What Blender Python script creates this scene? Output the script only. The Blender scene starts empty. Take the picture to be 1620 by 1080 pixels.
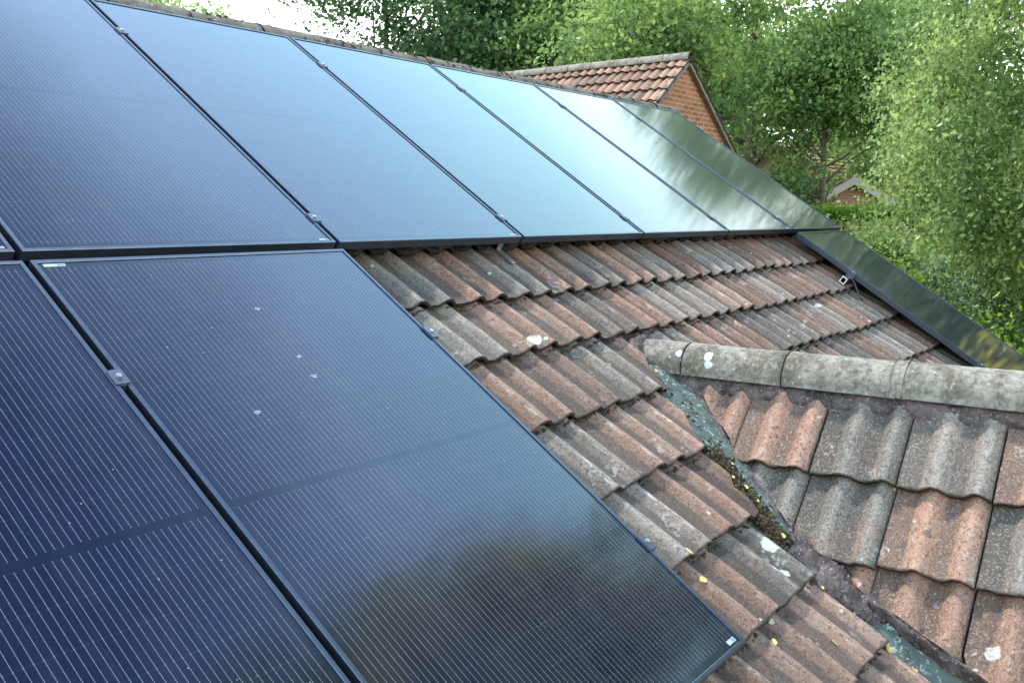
import bpy, math, random
import numpy as np
from mathutils import Vector, Matrix, noise

random.seed(7)
rng = np.random.default_rng(11)
scene = bpy.context.scene
COL = scene.collection
rad = math.radians

# ------------------------------------------------------------------ survey
TH = 0.591785                       # pitch of the main roof
CT, ST = math.cos(TH), math.sin(TH)
PW, PH, GU, GS = 1.134, 1.888, 0.020, 0.0415   # panel size and gaps
PU = PW + GU
CAM = Vector((-1.2920, -4.13807, -0.95810))
YAW, PIT, ROL, FPX = 0.633372, 0.130756, 0.00187, 1512.16
HB = -0.165                         # tile bed below the panel plane
GROUND = -5.2


def roof(u, s, h=0.0):
    """point on the main roof: u along the ridge, s down the slope, h out of the panel plane"""
    return Vector((u, -s * CT - h * ST, -s * ST + h * CT))


WX, WZ, WP = 2.6, -1.60, rad(50)     # wing roof apex line and pitch
WC, WS = math.cos(WP), math.sin(WP)


def wing(w, v, h=0.0):
    """point on the near slope of the wing: w down the slope, v along -Y"""
    return Vector((WX - w * WC - h * WS, -v, WZ - w * WS + h * WC))


def wing_far(w, v, h=0.0):
    return Vector((WX + w * WC + h * WS, -v, WZ - w * WS + h * WC))


def bearing(az, dist, z=0.0):
    a = rad(az)
    return Vector((CAM.x + dist * math.cos(a), CAM.y + dist * math.sin(a), z))


# ------------------------------------------------------------------ object helpers
def link(o, parent=None):
    COL.objects.link(o)
    if parent is not None:
        o.parent = parent
    return o


def mesh_obj(name, verts, faces, mat, parent=None, smooth=False):
    me = bpy.data.meshes.new(name)
    me.from_pydata([tuple(v) for v in verts], [], faces)
    me.update()
    if mat is not None:
        me.materials.append(mat)
    if smooth:
        me.polygons.foreach_set('use_smooth', [True] * len(me.polygons))
    o = bpy.data.objects.new(name, me)
    return link(o, parent)


def empty(name, loc=(0, 0, 0), rx=0.0, rz=0.0):
    o = bpy.data.objects.new(name, None)
    o.empty_display_size = 0.2
    o.location = loc
    o.rotation_euler = (rx, 0, rz)
    return link(o)


def tag(o, label, cat, group=None):
    o['label'] = label
    o['category'] = cat
    if group:
        o['group'] = group
    return o


def kind(o, k):
    o['kind'] = k
    return o


class MB:
    """collects simple solids into one mesh"""

    def __init__(self):
        self.v, self.f = [], []

    def add(self, verts, faces):
        b = len(self.v)
        self.v += [Vector(p) for p in verts]
        self.f += [tuple(b + i for i in q) for q in faces]

    def box(self, a, b, bev=0.0):
        x0, y0, z0 = a
        x1, y1, z1 = b
        if bev <= 0:
            self.add([(x0, y0, z0), (x1, y0, z0), (x1, y1, z0), (x0, y1, z0), (x0, y0, z1), (x1, y0, z1), (x1, y1, z1), (x0, y1, z1)],
                     [(0, 3, 2, 1), (4, 5, 6, 7), (0, 1, 5, 4), (1, 2, 6, 5), (2, 3, 7, 6), (3, 0, 4, 7)])
            return
        k = bev
        ring = [(x0 + k, y0), (x1 - k, y0), (x1, y0 + k), (x1, y1 - k), (x1 - k, y1), (x0 + k, y1), (x0, y1 - k), (x0, y0 + k)]
        rin = [(x0 + k, y0 + k), (x1 - k, y0 + k), (x1 - k, y0 + k), (x1 - k, y1 - k), (x1 - k, y1 - k), (x0 + k, y1 - k), (x0 + k, y1 - k), (x0 + k, y0 + k)]
        vs = [(x, y, z0) for x, y in ring] + [(x, y, z1 - k) for x, y in ring] + [(x, y, z1) for x, y in rin]
        fs = [tuple(range(7, -1, -1)), tuple(range(16, 24))]
        for i in range(8):
            j = (i + 1) % 8
            fs += [(i, j, 8 + j, 8 + i), (8 + i, 8 + j, 16 + j, 16 + i)]
        self.add(vs, fs)

    def tube(self, pts, radii, n=8, cap=True):
        pts = [Vector(p) for p in pts]
        rings = []
        for i, p in enumerate(pts):
            d = (pts[min(i + 1, len(pts) - 1)] - pts[max(i - 1, 0)])
            if d.length < 1e-9:
                d = Vector((0, 0, 1))
            d.normalize()
            a = d.cross(Vector((0, 0, 1)) if abs(d.z) < .9 else Vector((1, 0, 0))).normalized()
            b = d.cross(a)
            r = radii[i] if hasattr(radii, '__len__') else radii
            rings.append([p + (a * math.cos(2 * math.pi * k / n) + b * math.sin(2 * math.pi * k / n)) * r for k in range(n)])
        vs = [q for r_ in rings for q in r_]
        fs = []
        for i in range(len(rings) - 1):
            for k in range(n):
                l = (k + 1) % n
                fs.append((i * n + k, (i + 1) * n + k, (i + 1) * n + l, i * n + l))
        if cap:
            fs.append(tuple(range(n)))
            fs.append(tuple(reversed([(len(rings) - 1) * n + k for k in range(n)])))
        self.add(vs, fs)

    def bar(self, a, b, w, h):
        """rectangular bar from a to b"""
        a, b = Vector(a), Vector(b)
        d = (b - a).normalized()
        s = d.cross(Vector((0, 0, 1)) if abs(d.z) < .95 else Vector((1, 0, 0))).normalized()
        t = s.cross(d)
        s *= w / 2
        t *= h / 2
        self.add([a - s - t, a + s - t, a + s + t, a - s + t, b - s - t, b + s - t, b + s + t, b - s + t],
                 [(0, 3, 2, 1), (4, 5, 6, 7), (0, 1, 5, 4), (1, 2, 6, 5), (2, 3, 7, 6), (3, 0, 4, 7)])

    def build(self, name, mat, parent=None, smooth=False):
        return mesh_obj(name, self.v, self.f, mat, parent, smooth)


# ------------------------------------------------------------------ material helpers
class NT:
    def __init__(self, name):
        self.m = bpy.data.materials.new(name)
        self.m.use_nodes = True
        self.t = self.m.node_tree
        self.t.nodes.clear()
        self.out = self.n('ShaderNodeOutputMaterial')
        self.bs = self.n('ShaderNodeBsdfPrincipled')
        self.l(self.bs.outputs[0], self.out.inputs[0])

    def n(self, typ, **kw):
        nd = self.t.nodes.new(typ)
        for k, v in kw.items():
            setattr(nd, k, v)
        return nd

    def l(self, a, b):
        self.t.links.new(a, b)

    def put(self, sock, val):
        if isinstance(val, bpy.types.NodeSocket):
            self.l(val, sock)
        elif val is not None:
            sock.default_value = val

    def coord(self, which='Object'):
        return self.n('ShaderNodeTexCoord').outputs[which]

    def mapping(self, vec, scale=(1, 1, 1), rot=(0, 0, 0), loc=(0, 0, 0)):
        m = self.n('ShaderNodeMapping')
        self.l(vec, m.inputs[0])
        m.inputs['Scale'].default_value = scale
        m.inputs['Rotation'].default_value = rot
        m.inputs['Location'].default_value = loc
        return m.outputs[0]

    def noise(self, vec, scale, detail=4, rough=.55, out='Fac', dist=0.0):
        n = self.n('ShaderNodeTexNoise')
        if vec is not None:
            self.l(vec, n.inputs['Vector'])
        n.inputs['Scale'].default_value = scale
        n.inputs['Detail'].default_value = detail
        n.inputs['Roughness'].default_value = rough
        n.inputs['Distortion'].default_value = dist
        return n.outputs[out]

    def voro(self, vec, scale, out='Distance'):
        n = self.n('ShaderNodeTexVoronoi')
        self.l(vec, n.inputs['Vector'])
        n.inputs['Scale'].default_value = scale
        return n.outputs[out]

    def math(self, op, a, b=None, c=None, clamp=False):
        n = self.n('ShaderNodeMath', operation=op, use_clamp=clamp)
        for i, v in enumerate((a, b, c)):
            if v is not None:
                self.put(n.inputs[i], v)
        return n.outputs[0]

    def ramp(self, fac, a, b, lo=0.0, hi=1.0):
        n = self.n('ShaderNodeMapRange', clamp=True, interpolation_type='SMOOTHSTEP')
        self.put(n.inputs['Value'], fac)
        n.inputs['From Min'].default_value = a
        n.inputs['From Max'].default_value = b
        n.inputs['To Min'].default_value = lo
        n.inputs['To Max'].default_value = hi
        return n.outputs[0]

    def mix(self, fac, a, b, mode='MIX'):
        n = self.n('ShaderNodeMix', data_type='RGBA', blend_type=mode)
        self.put(n.inputs[0], fac)
        for s, v in ((n.inputs[6], a), (n.inputs[7], b)):
            if isinstance(v, tuple) and len(v) == 3:
                v = (*v, 1)
            self.put(s, v)
        return n.outputs[2]

    def sep(self, vec):
        n = self.n('ShaderNodeSeparateXYZ')
        self.l(vec, n.inputs[0])
        return n.outputs

    def bump(self, height, strength=.5, dist=.005, normal=None):
        n = self.n('ShaderNodeBump')
        n.inputs['Strength'].default_value = strength
        n.inputs['Distance'].default_value = dist
        self.l(height, n.inputs['Height'])
        if normal is not None:
            self.l(normal, n.inputs['Normal'])
        return n.outputs[0]

    def set(self, color=None, rough=None, metal=None, normal=None, ior=None, spec=None, **kw):
        b = self.bs.inputs
        if isinstance(color, tuple) and len(color) == 3:
            color = (*color, 1)
        self.put(b['Base Color'], color)
        self.put(b['Roughness'], rough)
        self.put(b['Metallic'], metal)
        self.put(b['IOR'], ior)
        self.put(b['Specular IOR Level'], spec)
        if normal is not None:
            self.l(normal, b['Normal'])
        for k, v in kw.items():
            self.put(b[k], v)
        return self.m


def plain(name, col, rough=.6, metal=0.0, var=.15, scale=20):
    t = NT(name)
    c = t.coord()
    n = t.noise(c, scale, 5)
    k = t.ramp(n, .3, .7)
    a = tuple(x * (1 - var) for x in col)
    b = tuple(min(1, x * (1 + var)) for x in col)
    return t.set(t.mix(k, a, b), rough, metal, t.bump(t.noise(c, scale * 4, 3), .15, .003))


def near_points(t, vec, pts):
    """soft mask of irregular round patches at given object-space points (x, y, z, radius)"""
    tot = None
    for (x, y, z, r) in pts:
        d = t.n('ShaderNodeVectorMath', operation='DISTANCE')
        t.l(vec, d.inputs[0])
        d.inputs[1].default_value = (x, y, z)
        k = t.ramp(d.outputs['Value'], r * .86, r * 1.08, 1, 0)
        tot = k if tot is None else t.math('MAXIMUM', tot, k)
    return tot


def tile_material(name, spots, stretch=(1, .16, .16), orange=False, wingy=False):
    t = NT(name)
    c = t.coord()
    at = t.n('ShaderNodeAttribute', attribute_name='tint')
    s = t.n('ShaderNodeSeparateColor')
    t.l(at.outputs['Color'], s.inputs[0])
    clean_lit = at.outputs['Alpha']
    brown, bright, crest = s.outputs
    wob = t.n('ShaderNodeVectorMath', operation='MULTIPLY_ADD')
    t.l(t.noise(c, 22, 3, out='Color'), wob.inputs[0])
    wob.inputs[1].default_value = (.040, .040, .040)
    off = t.n('ShaderNodeVectorMath', operation='SUBTRACT')
    t.l(c, off.inputs[0])
    off.inputs[1].default_value = (.020, .020, .020)
    t.l(off.outputs[0], wob.inputs[2])
    big = t.noise(c, 5, 5, .6)
    mid = t.noise(c, 28, 5, .65)
    fine = t.noise(c, 120, 4, .75)
    if orange:
        g1, g2 = (.20, .125, .085), (.27, .17, .12)
        b1, b2 = (.30, .145, .085), (.40, .21, .13)
    else:
        g1, g2 = (.078, .068, .058), (.190, .170, .148)
        b1, b2 = (.125, .070, .050), (.268, .155, .108)
    if wingy:
        g1, g2 = (.092, .082, .070), (.190, .170, .143)
        b1, b2 = (.165, .090, .060), (.310, .175, .118)
    grey = t.mix(mid, g1, g2)
    brn = t.mix(mid, b1, b2)
    base = t.mix(brown, grey, brn)
    # greying of brown tiles and rusting of grey ones in broad patches
    base = t.mix(t.math('MULTIPLY', t.ramp(big, .52, .72), .45), base, t.mix(brown, b2, g2))
    st = t.noise(t.mapping(c, stretch), 26, 5, .65)
    base = t.mix(t.ramp(st, .52, .70, 0, .25 if wingy else .55), base, (.060, .052, .047))
    base = t.mix(t.ramp(st, .47, .30, 0, .20 if wingy else .40), base, (.30, .255, .22))
    # worn crests lighter, dirt held in the troughs; roll shading painted in with them
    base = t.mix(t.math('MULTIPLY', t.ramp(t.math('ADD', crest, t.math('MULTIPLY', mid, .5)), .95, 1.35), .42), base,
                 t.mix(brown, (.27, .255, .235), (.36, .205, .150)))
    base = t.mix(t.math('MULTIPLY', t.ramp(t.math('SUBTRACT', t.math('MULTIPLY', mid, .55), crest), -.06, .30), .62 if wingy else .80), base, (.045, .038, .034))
    gr = t.noise(c, 60, 5, .75)
    base = t.mix(t.ramp(gr, .50, .36, 0, .60), base, (.050, .042, .037))
    pale = t.math('MULTIPLY', t.ramp(crest, .55, .95), t.ramp(t.noise(t.mapping(c, stretch, loc=(4, 2, 1)), 60, 4, .7), .55, .68))
    base = t.mix(t.math('MULTIPLY', pale, .30 if wingy else .60), base, (.42, .38, .33))  # whitish streaks paint highlights along the roll crests
    # brightness of the single tile
    bc = t.n('ShaderNodeBrightContrast')
    hv = t.n('ShaderNodeHueSaturation')
    t.l(base, hv.inputs['Color'])
    t.l(t.ramp(bright, 0, 1, .66 if wingy else .62, 1.10), hv.inputs['Value'])
    base = hv.outputs[0]
    # fine aggregate speckle
    base = t.mix(t.ramp(fine, .53, .68, 0, .60 if wingy else .34), base, (.36, .34, .31) if wingy else (.27, .245, .22))
    base = t.mix(t.ramp(fine, .46, .32, 0, .85), base, (.050, .042, .038))
    # lichen: pale crusts
    lm = t.math('MULTIPLY', t.ramp(t.noise(wob.outputs[0], 9, 3), .60, .66), t.ramp(t.noise(c, 45, 4, .7), .50, .58))
    base = t.mix(t.math('MULTIPLY', lm, .30), base, (.46, .45, .42))
    v = t.voro(wob.outputs[0], 17)
    gate = t.ramp(t.noise(c, 7.3, 2), .60, .63, 0, .55)
    base = t.mix(t.math('MULTIPLY', t.ramp(v, .16, .12), gate), base, (.50, .49, .46))
    v2 = t.voro(t.mapping(wob.outputs[0], loc=(3, 1, 7)), 11)
    gate2 = t.ramp(t.noise(c, 6.1, 2, out='Fac'), .42, .39)
    base = t.mix(t.math('MULTIPLY', t.ramp(v2, .17, .13), t.math('MULTIPLY', gate2, .75)), base, (.075, .065, .065))
    # moss in patches
    mo = t.math('MULTIPLY', t.ramp(t.noise(c, 16, 4, .7), .64, .70), t.ramp(big, .50, .62))
    base = t.mix(t.math('MULTIPLY', mo, .8), base, (.060, .062, .022))
    if spots:
        sp = near_points(t, wob.outputs[0], spots)
        sp = t.math('MULTIPLY', sp, t.ramp(fine, .30, .50, .72, 1))
        base = t.mix(t.math('MULTIPLY', sp, t.ramp(mid, .30, .50, .45, .95)), base, (.38, .40, .36))
    base = t.mix(clean_lit, (.016, .012, .010), base)       # row-gap shade and dirt painted black on noses and laps
    h = t.math('ADD', t.math('MULTIPLY', fine, .5), mid)
    nb = t.bump(h, 1.0, .006)
    return t.set(base, .88, None, nb, spec=.25)


def glass_material():
    t = NT('solar_glass')
    c = t.coord()
    x, y, z = t.sep(c)
    s = t.math('MULTIPLY', y, -1)
    # sixty bright collector wires along the slope
    m = .026
    pitch = (PW - 2 * m) / 60
    k = t.math('DIVIDE', t.math('SUBTRACT', x, m), pitch)
    fr = t.math('ABSOLUTE', t.math('SUBTRACT', t.math('FRACT', k), .5))
    # half-cell rows
    rowp = .0985
    sc = t.math('SUBTRACT', s, PH / 2)
    sa = t.math('SUBTRACT', t.math('ABSOLUTE', sc), .0125)
    q = t.math('DIVIDE', sa, rowp)
    fq = t.math('ABSOLUTE', t.math('SUBTRACT', t.math('FRACT', q), .5))       # .5 on a cell border
    border = t.ramp(fq, .470, .490)
    q2 = t.math('FRACT', t.math('MULTIPLY', q, 4))
    dots = t.ramp(t.math('ABSOLUTE', t.math('SUBTRACT', q2, .5)), .07, .04)
    dot = t.math('MAXIMUM', border, t.math('MULTIPLY', dots, .6))
    wid = t.math('ADD', .038, t.math('MULTIPLY', dot, .028))
    wire = t.math('LESS_THAN', fr, wid)
    inside = t.math('MULTIPLY', t.math('GREATER_THAN', sa, 0.0), t.math('LESS_THAN', sa, rowp * 9 + .012))
    inx = t.math('MULTIPLY', t.math('GREATER_THAN', x, m), t.math('LESS_THAN', x, PW - m))
    wire = t.math('MULTIPLY', t.math('MULTIPLY', wire, inside), inx)
    # cell columns
    cw = (PW - 2 * m) / 6
    cq = t.math('ABSOLUTE', t.math('SUBTRACT', t.math('FRACT', t.math('DIVIDE', t.math('SUBTRACT', x, m), cw)), .5))
    colgap = t.ramp(cq, .4935, .4965)
    gap = t.math('MULTIPLY', t.math('MAXIMUM', colgap, t.ramp(fq, .488, .494)), inside)
    cellid = t.n('ShaderNodeCombineXYZ')
    t.l(t.math('FLOOR', t.math('DIVIDE', t.math('SUBTRACT', x, m), cw)), cellid.inputs[0])
    t.l(t.math('FLOOR', t.math('DIVIDE', s, rowp)), cellid.inputs[1])
    oi = t.n('ShaderNodeObjectInfo')
    t.l(oi.outputs['Random'], cellid.inputs[2])
    wn = t.n('ShaderNodeTexWhiteNoise')
    t.l(cellid.outputs[0], wn.inputs[0])
    cell = t.mix(wn.outputs['Value'], (.0030, .0050, .014), (.0044, .0066, .019))
    blot = t.noise(c, 2.2, 2)
    cell = t.mix(t.ramp(blot, .4, .7, 0, .5), cell, (.0064, .0056, .017))
    base = t.mix(inside, (.004, .007, .015), cell)
    base = t.mix(t.math('MULTIPLY', gap, .6), base, (.012, .017, .030))
    base = t.mix(wire, base, (.080, .094, .115))
    # thin dust film and rain marks
    dust = t.noise(t.mapping(c, (6, 1.2, 1)), 3, 6, .65)
    base = t.mix(t.ramp(dust, .45, .75, 0.0, .012), base, (.42, .44, .46))
    sp = t.voro(c, 26)
    base = t.mix(t.math('MULTIPLY', t.ramp(sp, .055, .035), t.ramp(t.noise(c, 9, 2), .52, .6, 0, .35)), base, (.5, .55, .6))
    ro = t.math('ADD', t.ramp(dust, .3, .7, .070, .100), 0.0)
    wav = t.bump(t.noise(t.mapping(c, (1.0, .25, 1)), 7, 2), .012, .004)
    return t.set(base, ro, 0, wav, ior=1.5)


def leaf_material(name, cols, trans=.45, rough=.55):
    t = NT(name)
    g = t.n('ShaderNodeNewGeometry')
    rnd = g.outputs['Random Per Island']
    c = t.coord()
    n = t.noise(c, .9, 3, .6)
    cr = t.n('ShaderNodeValToRGB')
    e = cr.color_ramp.elements
    e[0].position, e[0].color = 0, (*cols[0], 1)
    e[1].position, e[1].color = 1, (*cols[-1], 1)
    for i, cc in enumerate(cols[1:-1]):
        x = e.new((i + 1) / (len(cols) - 1))
        x.color = (*cc, 1)
    t.l(t.math('ADD', t.math('MULTIPLY', rnd, .55), t.ramp(n, .3, .7, 0, .45)), cr.inputs[0])
    col = cr.outputs[0]
    t.set(col, rough, spec=.35)
    tr = t.n('ShaderNodeBsdfTranslucent')
    hv = t.n('ShaderNodeHueSaturation')
    hv.inputs['Hue'].default_value = .485
    hv.inputs['Value'].default_value = 1.5
    t.l(col, hv.inputs['Color'])
    t.l(hv.outputs[0], tr.inputs[0])
    mx = t.n('ShaderNodeMixShader')
    mx.inputs[0].default_value = trans
    t.l(t.bs.outputs[0], mx.inputs[1])
    t.l(tr.outputs[0], mx.inputs[2])
    t.l(mx.outputs[0], t.out.inputs[0])
    return t.m


def brick_material(name, a, b, mortar):
    t = NT(name)
    g = t.n('ShaderNodeNewGeometry')
    c = t.coord()
    x, y, z = t.sep(c)
    v = t.n('ShaderNodeCombineXYZ')
    t.l(t.math('ADD', x, y), v.inputs[0])
    t.l(z, v.inputs[1])
    br = t.n('ShaderNodeTexBrick')
    t.l(v.outputs[0], br.inputs['Vector'])
    br.inputs['Color1'].default_value = (*a, 1)
    br.inputs['Color2'].default_value = (*b, 1)
    br.inputs['Mortar'].default_value = (*mortar, 1)
    br.inputs['Scale'].default_value = 1
    br.inputs['Brick Width'].default_value = .225
    br.inputs['Row Height'].default_value = .075
    br.inputs['Mortar Size'].default_value = .011
    br.inputs['Bias'].default_value = 0
    n = t.noise(c, 3, 5, .6)
    col = t.mix(t.ramp(n, .35, .7, 0, .4), br.outputs[0], tuple(q * .6 for q in a))
    return t.set(col, .9, None, t.bump(br.outputs['Fac'], -.4, .006), spec=.2)


# ------------------------------------------------------------------ curves of the valley
MAIN_CUT = [(2.44, 2.60), (2.40, 2.72), (2.335, 2.84), (2.15, 3.18), (2.01, 3.52), (1.945, 3.82), (1.96, 4.10), (2.00, 4.33), (2.05, 4.7), (2.1, 5.4)]   # (u, s)
WING_CUT = [(0.02, 2.22), (0.13, 2.34), (0.29, 2.50), (0.47, 2.68), (0.66, 2.88), (0.79, 3.04), (0.84, 3.16), (0.90, 3.28), (0.97, 3.43), (1.03, 3.57), (1.07, 3.68), (1.20, 4.05), (1.4, 4.7)]  # (w, v)


def interp(x, xs, ys):
    return float(np.interp(x, xs, ys))


def main_cut(s):
    if s < 2.60:
        return 99.0
    return interp(s, [p[1] for p in MAIN_CUT], [p[0] for p in MAIN_CUT]) + .010 * math.sin(s * 37) + .006 * math.sin(s * 91)


def main_cut_right(s):
    if s < 2.60:
        return -99.0
    return WX + (s - 2.6) * CT * (math.tan(TH) / math.tan(WP)) + .12


def wing_cut(w):
    return interp(w, [p[0] for p in WING_CUT], [p[1] for p in WING_CUT]) + .008 * math.sin(w * 41)


# ------------------------------------------------------------------ roof tiles
def profile(x):
    """height of the double-roll section, x in 0..1 across the tile"""
    def roll(c, w):
        d = abs(x - c) / w
        if d >= 1:
            return 0.0
        return (.5 + .5 * math.cos(math.pi * d)) ** .6
    h = .030 * max(roll(.40, .165), roll(.850, .148))
    h += .0012 * math.cos((x - .12) * 2 * math.pi / .45) * .5
    if x > .985:
        h -= .010 * (x - .985) / .015
    return h


def tile_field(name, surf, rows, cols, tints, mat, parent, lo=None, hi=None, nu=26, ns=7, jit=1.0, thick=.018, lift=.043, bed=0.0, split=None):
    """rows = list of nose positions down the slope (first is the head line), cols = list of joint lines.
       lo(s) / hi(s): tiles are cut to lie between them."""
    V, F, T = [], [], []
    lap = .05
    for r in range(1, len(rows)):
        s1, s0 = rows[r], rows[r - 1] - lap
        for cidx in range(len(cols) - 1):
            u0, u1 = cols[cidx], cols[cidx + 1]
            sm = (s0 + s1) / 2
            lim = [(lo(s) if lo else -1e9, hi(s) if hi else 1e9) for s in (s0 + lap, sm, s1)]
            if all(u1 <= a + .01 or u0 >= b - .01 for a, b in lim):
                continue
            br, bg = tints(r, cidx)
            js = random.uniform(-.009, .009) * jit
            ju = random.uniform(-.0025, .0025) * jit
            jh = random.uniform(-.002, .004) * jit
            jt = random.uniform(-.004, .004) * jit
            jr = random.uniform(-.012, .012) * jit
            ph = random.uniform(0, 100)
            base = len(V)
            us = [u0 + .003 + (u1 - u0 - .006) * i / (nu - 1) for i in range(nu)]
            ss = [s0 + (s1 - s0) * (j / (ns - 1)) for j in range(ns)]
            for j in range(ns + 2):
                for i in range(nu):
                    jj = min(j, ns - 1)
                    s = ss[jj]
                    u = us[i]
                    a = lo(s) if lo else -1e9
                    b = hi(s) if hi else 1e9
                    uc = min(max(u, a), b)
                    x = (uc - u0) / (u1 - u0)
                    frac = (s - s0) / (s1 - s0)
                    h = bed + .004 + lift * frac + profile(x) + jh * frac + jt * (x - .5)
                    chip = 0
                    sn = s
                    if jj == ns - 1:
                        sn += js + jr * (x - .5) + .009 * noise.noise(Vector((u * 24 + ph, s, 1))) + .004 * noise.noise(Vector((u * 90, ph, s)))
                        if j == ns - 1:
                            h -= .003
                    h += .0016 * noise.noise(Vector((u * 14, s * 14, ph)))
                    if j == ns - 2:
                        sn = s1 - .012 + js + jr * (x - .5)
                    if j >= ns:
                        h -= thick
                        sn -= .002
                        if j == ns + 1:
                            sn -= .06
                    V.append(surf(uc + ju, sn, h))
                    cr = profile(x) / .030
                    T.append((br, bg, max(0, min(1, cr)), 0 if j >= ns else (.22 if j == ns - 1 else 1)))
            for j in range(ns + 1):
                for i in range(nu - 1):
                    a = base + j * nu + i
                    F.append((a, a + nu, a + nu + 1, a + 1))
            # side skirts
            for i in (0, nu - 1):
                b2 = len(V)
                for j in range(ns):
                    p = V[base + j * nu + i]
                    q = surf(0, 0, 0) - surf(0, 0, thick * .8)
                    V.append(p + q)
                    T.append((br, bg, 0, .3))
                for j in range(ns - 1):
                    F.append((base + j * nu + i, base + (j + 1) * nu + i, b2 + j + 1, b2 + j))
    # drop collapsed faces of cut tiles
    F2, SM = [], []
    for f in F:
        p = [V[i] for i in f]
        if ((p[2] - p[0]).cross(p[3] - p[1])).length > 1e-7:
            F2.append(f)
            SM.append(not any(T[i][3] < .2 for i in f))
    o = mesh_obj(name, V, F2, mat, parent, True)
    o.data.polygons.foreach_set('use_smooth', SM)
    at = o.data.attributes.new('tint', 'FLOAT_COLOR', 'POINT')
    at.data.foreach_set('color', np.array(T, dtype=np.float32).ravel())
    return o


def lump_strip(path, width, height, mat, name, parent, seg=90, across=9, seed=0, up=None, rough=1.0):
    """irregular rounded fillet following a list of 3-D points; up(i) gives its outward direction"""
    n = len(path)
    d = [0]
    for i in range(1, n):
        d.append(d[-1] + (path[i] - path[i - 1]).length)
    V, F = [], []
    for k in range(seg):
        t = d[-1] * k / (seg - 1)
        p = Vector([interp(t, d, [q[a] for q in path]) for a in range(3)])
        t2 = min(t + .02, d[-1])
        t1 = max(t - .02, 0)
        q2 = Vector([interp(t2, d, [q[a] for q in path]) for a in range(3)])
        q1 = Vector([interp(t1, d, [q[a] for q in path]) for a in range(3)])
        dirv = (q2 - q1).normalized()
        nn = up.normalized()
        side = dirv.cross(nn).normalized()
        wj = width * (1 + .35 * rough * noise.noise(Vector((t * 9, seed, 0))))
        for j in range(across):
            a = -1 + 2 * j / (across - 1)
            hh = height * (max(0, 1 - a * a) ** .6) * (1 + .5 * rough * noise.noise(Vector((t * 14, a * 1.3, seed + 3))))
            hh += .28 * height * rough * noise.noise(Vector((t * 45, a * 4, seed + 9))) + .16 * height * rough * noise.noise(Vector((t * 120, a * 9, seed + 9)))
            if j in (0, across - 1):
                hh = -.03
            V.append(p + side * a * wj / 2 + nn * hh)
    for k in range(seg - 1):
        for j in range(across - 1):
            a = k * across + j
            F.append((a, a + 1, a + across + 1, a + across))
    return mesh_obj(name, V, F, mat, parent, True)


# ------------------------------------------------------------------ materials
spots_main = []
for (u, s, r) in [(1.95, 3.37, .032), (1.90, 3.62, .036), (1.815, 3.645, .016), (1.78, 3.70, .030), (1.83, 3.72, .018), (1.96, 3.25, .012), (1.85, 2.42, .030),
                  (1.89, 2.45, .018), (2.12, 2.34, .012), (3.40, 1.93, .012), (4.93, 2.56, .022), (2.11, 1.96, .016), (5.2, 2.8, .018), (4.4, 2.75, .016)]:
    p = roof(u, s, HB + .045)
    spots_main.append((p.x, p.y, p.z, r))
spots_wing = []
for (w, v, r) in [(.98, 3.66, .026), (.31, 2.97, .012), (.515, 2.86, .012), (.71, 3.28, .010), (.30, 3.44, .007), (.24, 3.0, .006)]:
    p = wing(w, v, .02)
    spots_wing.append((p.x, p.y, p.z, r))
spots_ridge = []
for (v, a, r) in [(2.03, 14, .036), (2.26, 40, .018), (2.40, 40, .022), (2.41, 20, .018)]:
    spots_ridge.append((WX - .111 * math.cos(rad(a)), -v, -1.632 + .111 * math.sin(rad(a)), r))

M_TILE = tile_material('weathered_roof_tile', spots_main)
M_WTILE = tile_material('weathered_wing_tile', spots_wing, (.16, 1, .16), wingy=True)
M_OTILE = tile_material('orange_roof_tile', [], orange=True)


def ridge_material(name, spots, dark=1.0):
    t = NT(name)
    c = t.coord()
    a = t.noise(c, 7, 6, .65)
    b = t.noise(c, 45, 5, .7)
    f = t.noise(c, 190, 3, .7)
    col = t.mix(t.ramp(a, .35, .65), tuple(dark * q for q in (.105, .090, .070)), tuple(dark * q for q in (.225, .207, .178)))
    col = t.mix(t.math('MULTIPLY', t.ramp(b, .52, .66), .55), col, tuple(dark * q for q in (.32, .30, .25)))
    col = t.mix(t.math('MULTIPLY', t.ramp(b, .49, .36), .70), col, (.065, .056, .046))
    col = t.mix(t.ramp(t.noise(c, 21, 4, .7), .62, .70, 0, .6), col, (.15, .14, .075))
    col = t.mix(t.ramp(f, .42, .30, 0, .4), col, (.05, .045, .04))
    v = t.voro(c, 24)
    col = t.mix(t.math('MULTIPLY', t.ramp(v, .19, .14), t.ramp(t.noise(c, 8, 2), .53, .58, 0, .6)), col, (.40, .38, .34))
    if spots:
        wob = t.n('ShaderNodeVectorMath', operation='MULTIPLY_ADD')
        t.l(t.noise(c, 30, 3, out='Color'), wob.inputs[0])
        wob.inputs[1].default_value = (.02, .02, .02)
        off = t.n('ShaderNodeVectorMath', operation='SUBTRACT')
        t.l(c, off.inputs[0])
        off.inputs[1].default_value = (.01, .01, .01)
        t.l(off.outputs[0], wob.inputs[2])
        col = t.mix(near_points(t, wob.outputs[0], spots), col, (.42, .47, .46))
    return t.set(col, .92, None, t.bump(t.math('ADD', b, t.math('MULTIPLY', f, .5)), .8, .005), spec=.2)


M_RIDGE = ridge_material('wing_ridge_concrete', spots_ridge)
M_MRIDGE = ridge_material('mossy_ridge_concrete', [], .55)


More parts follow.
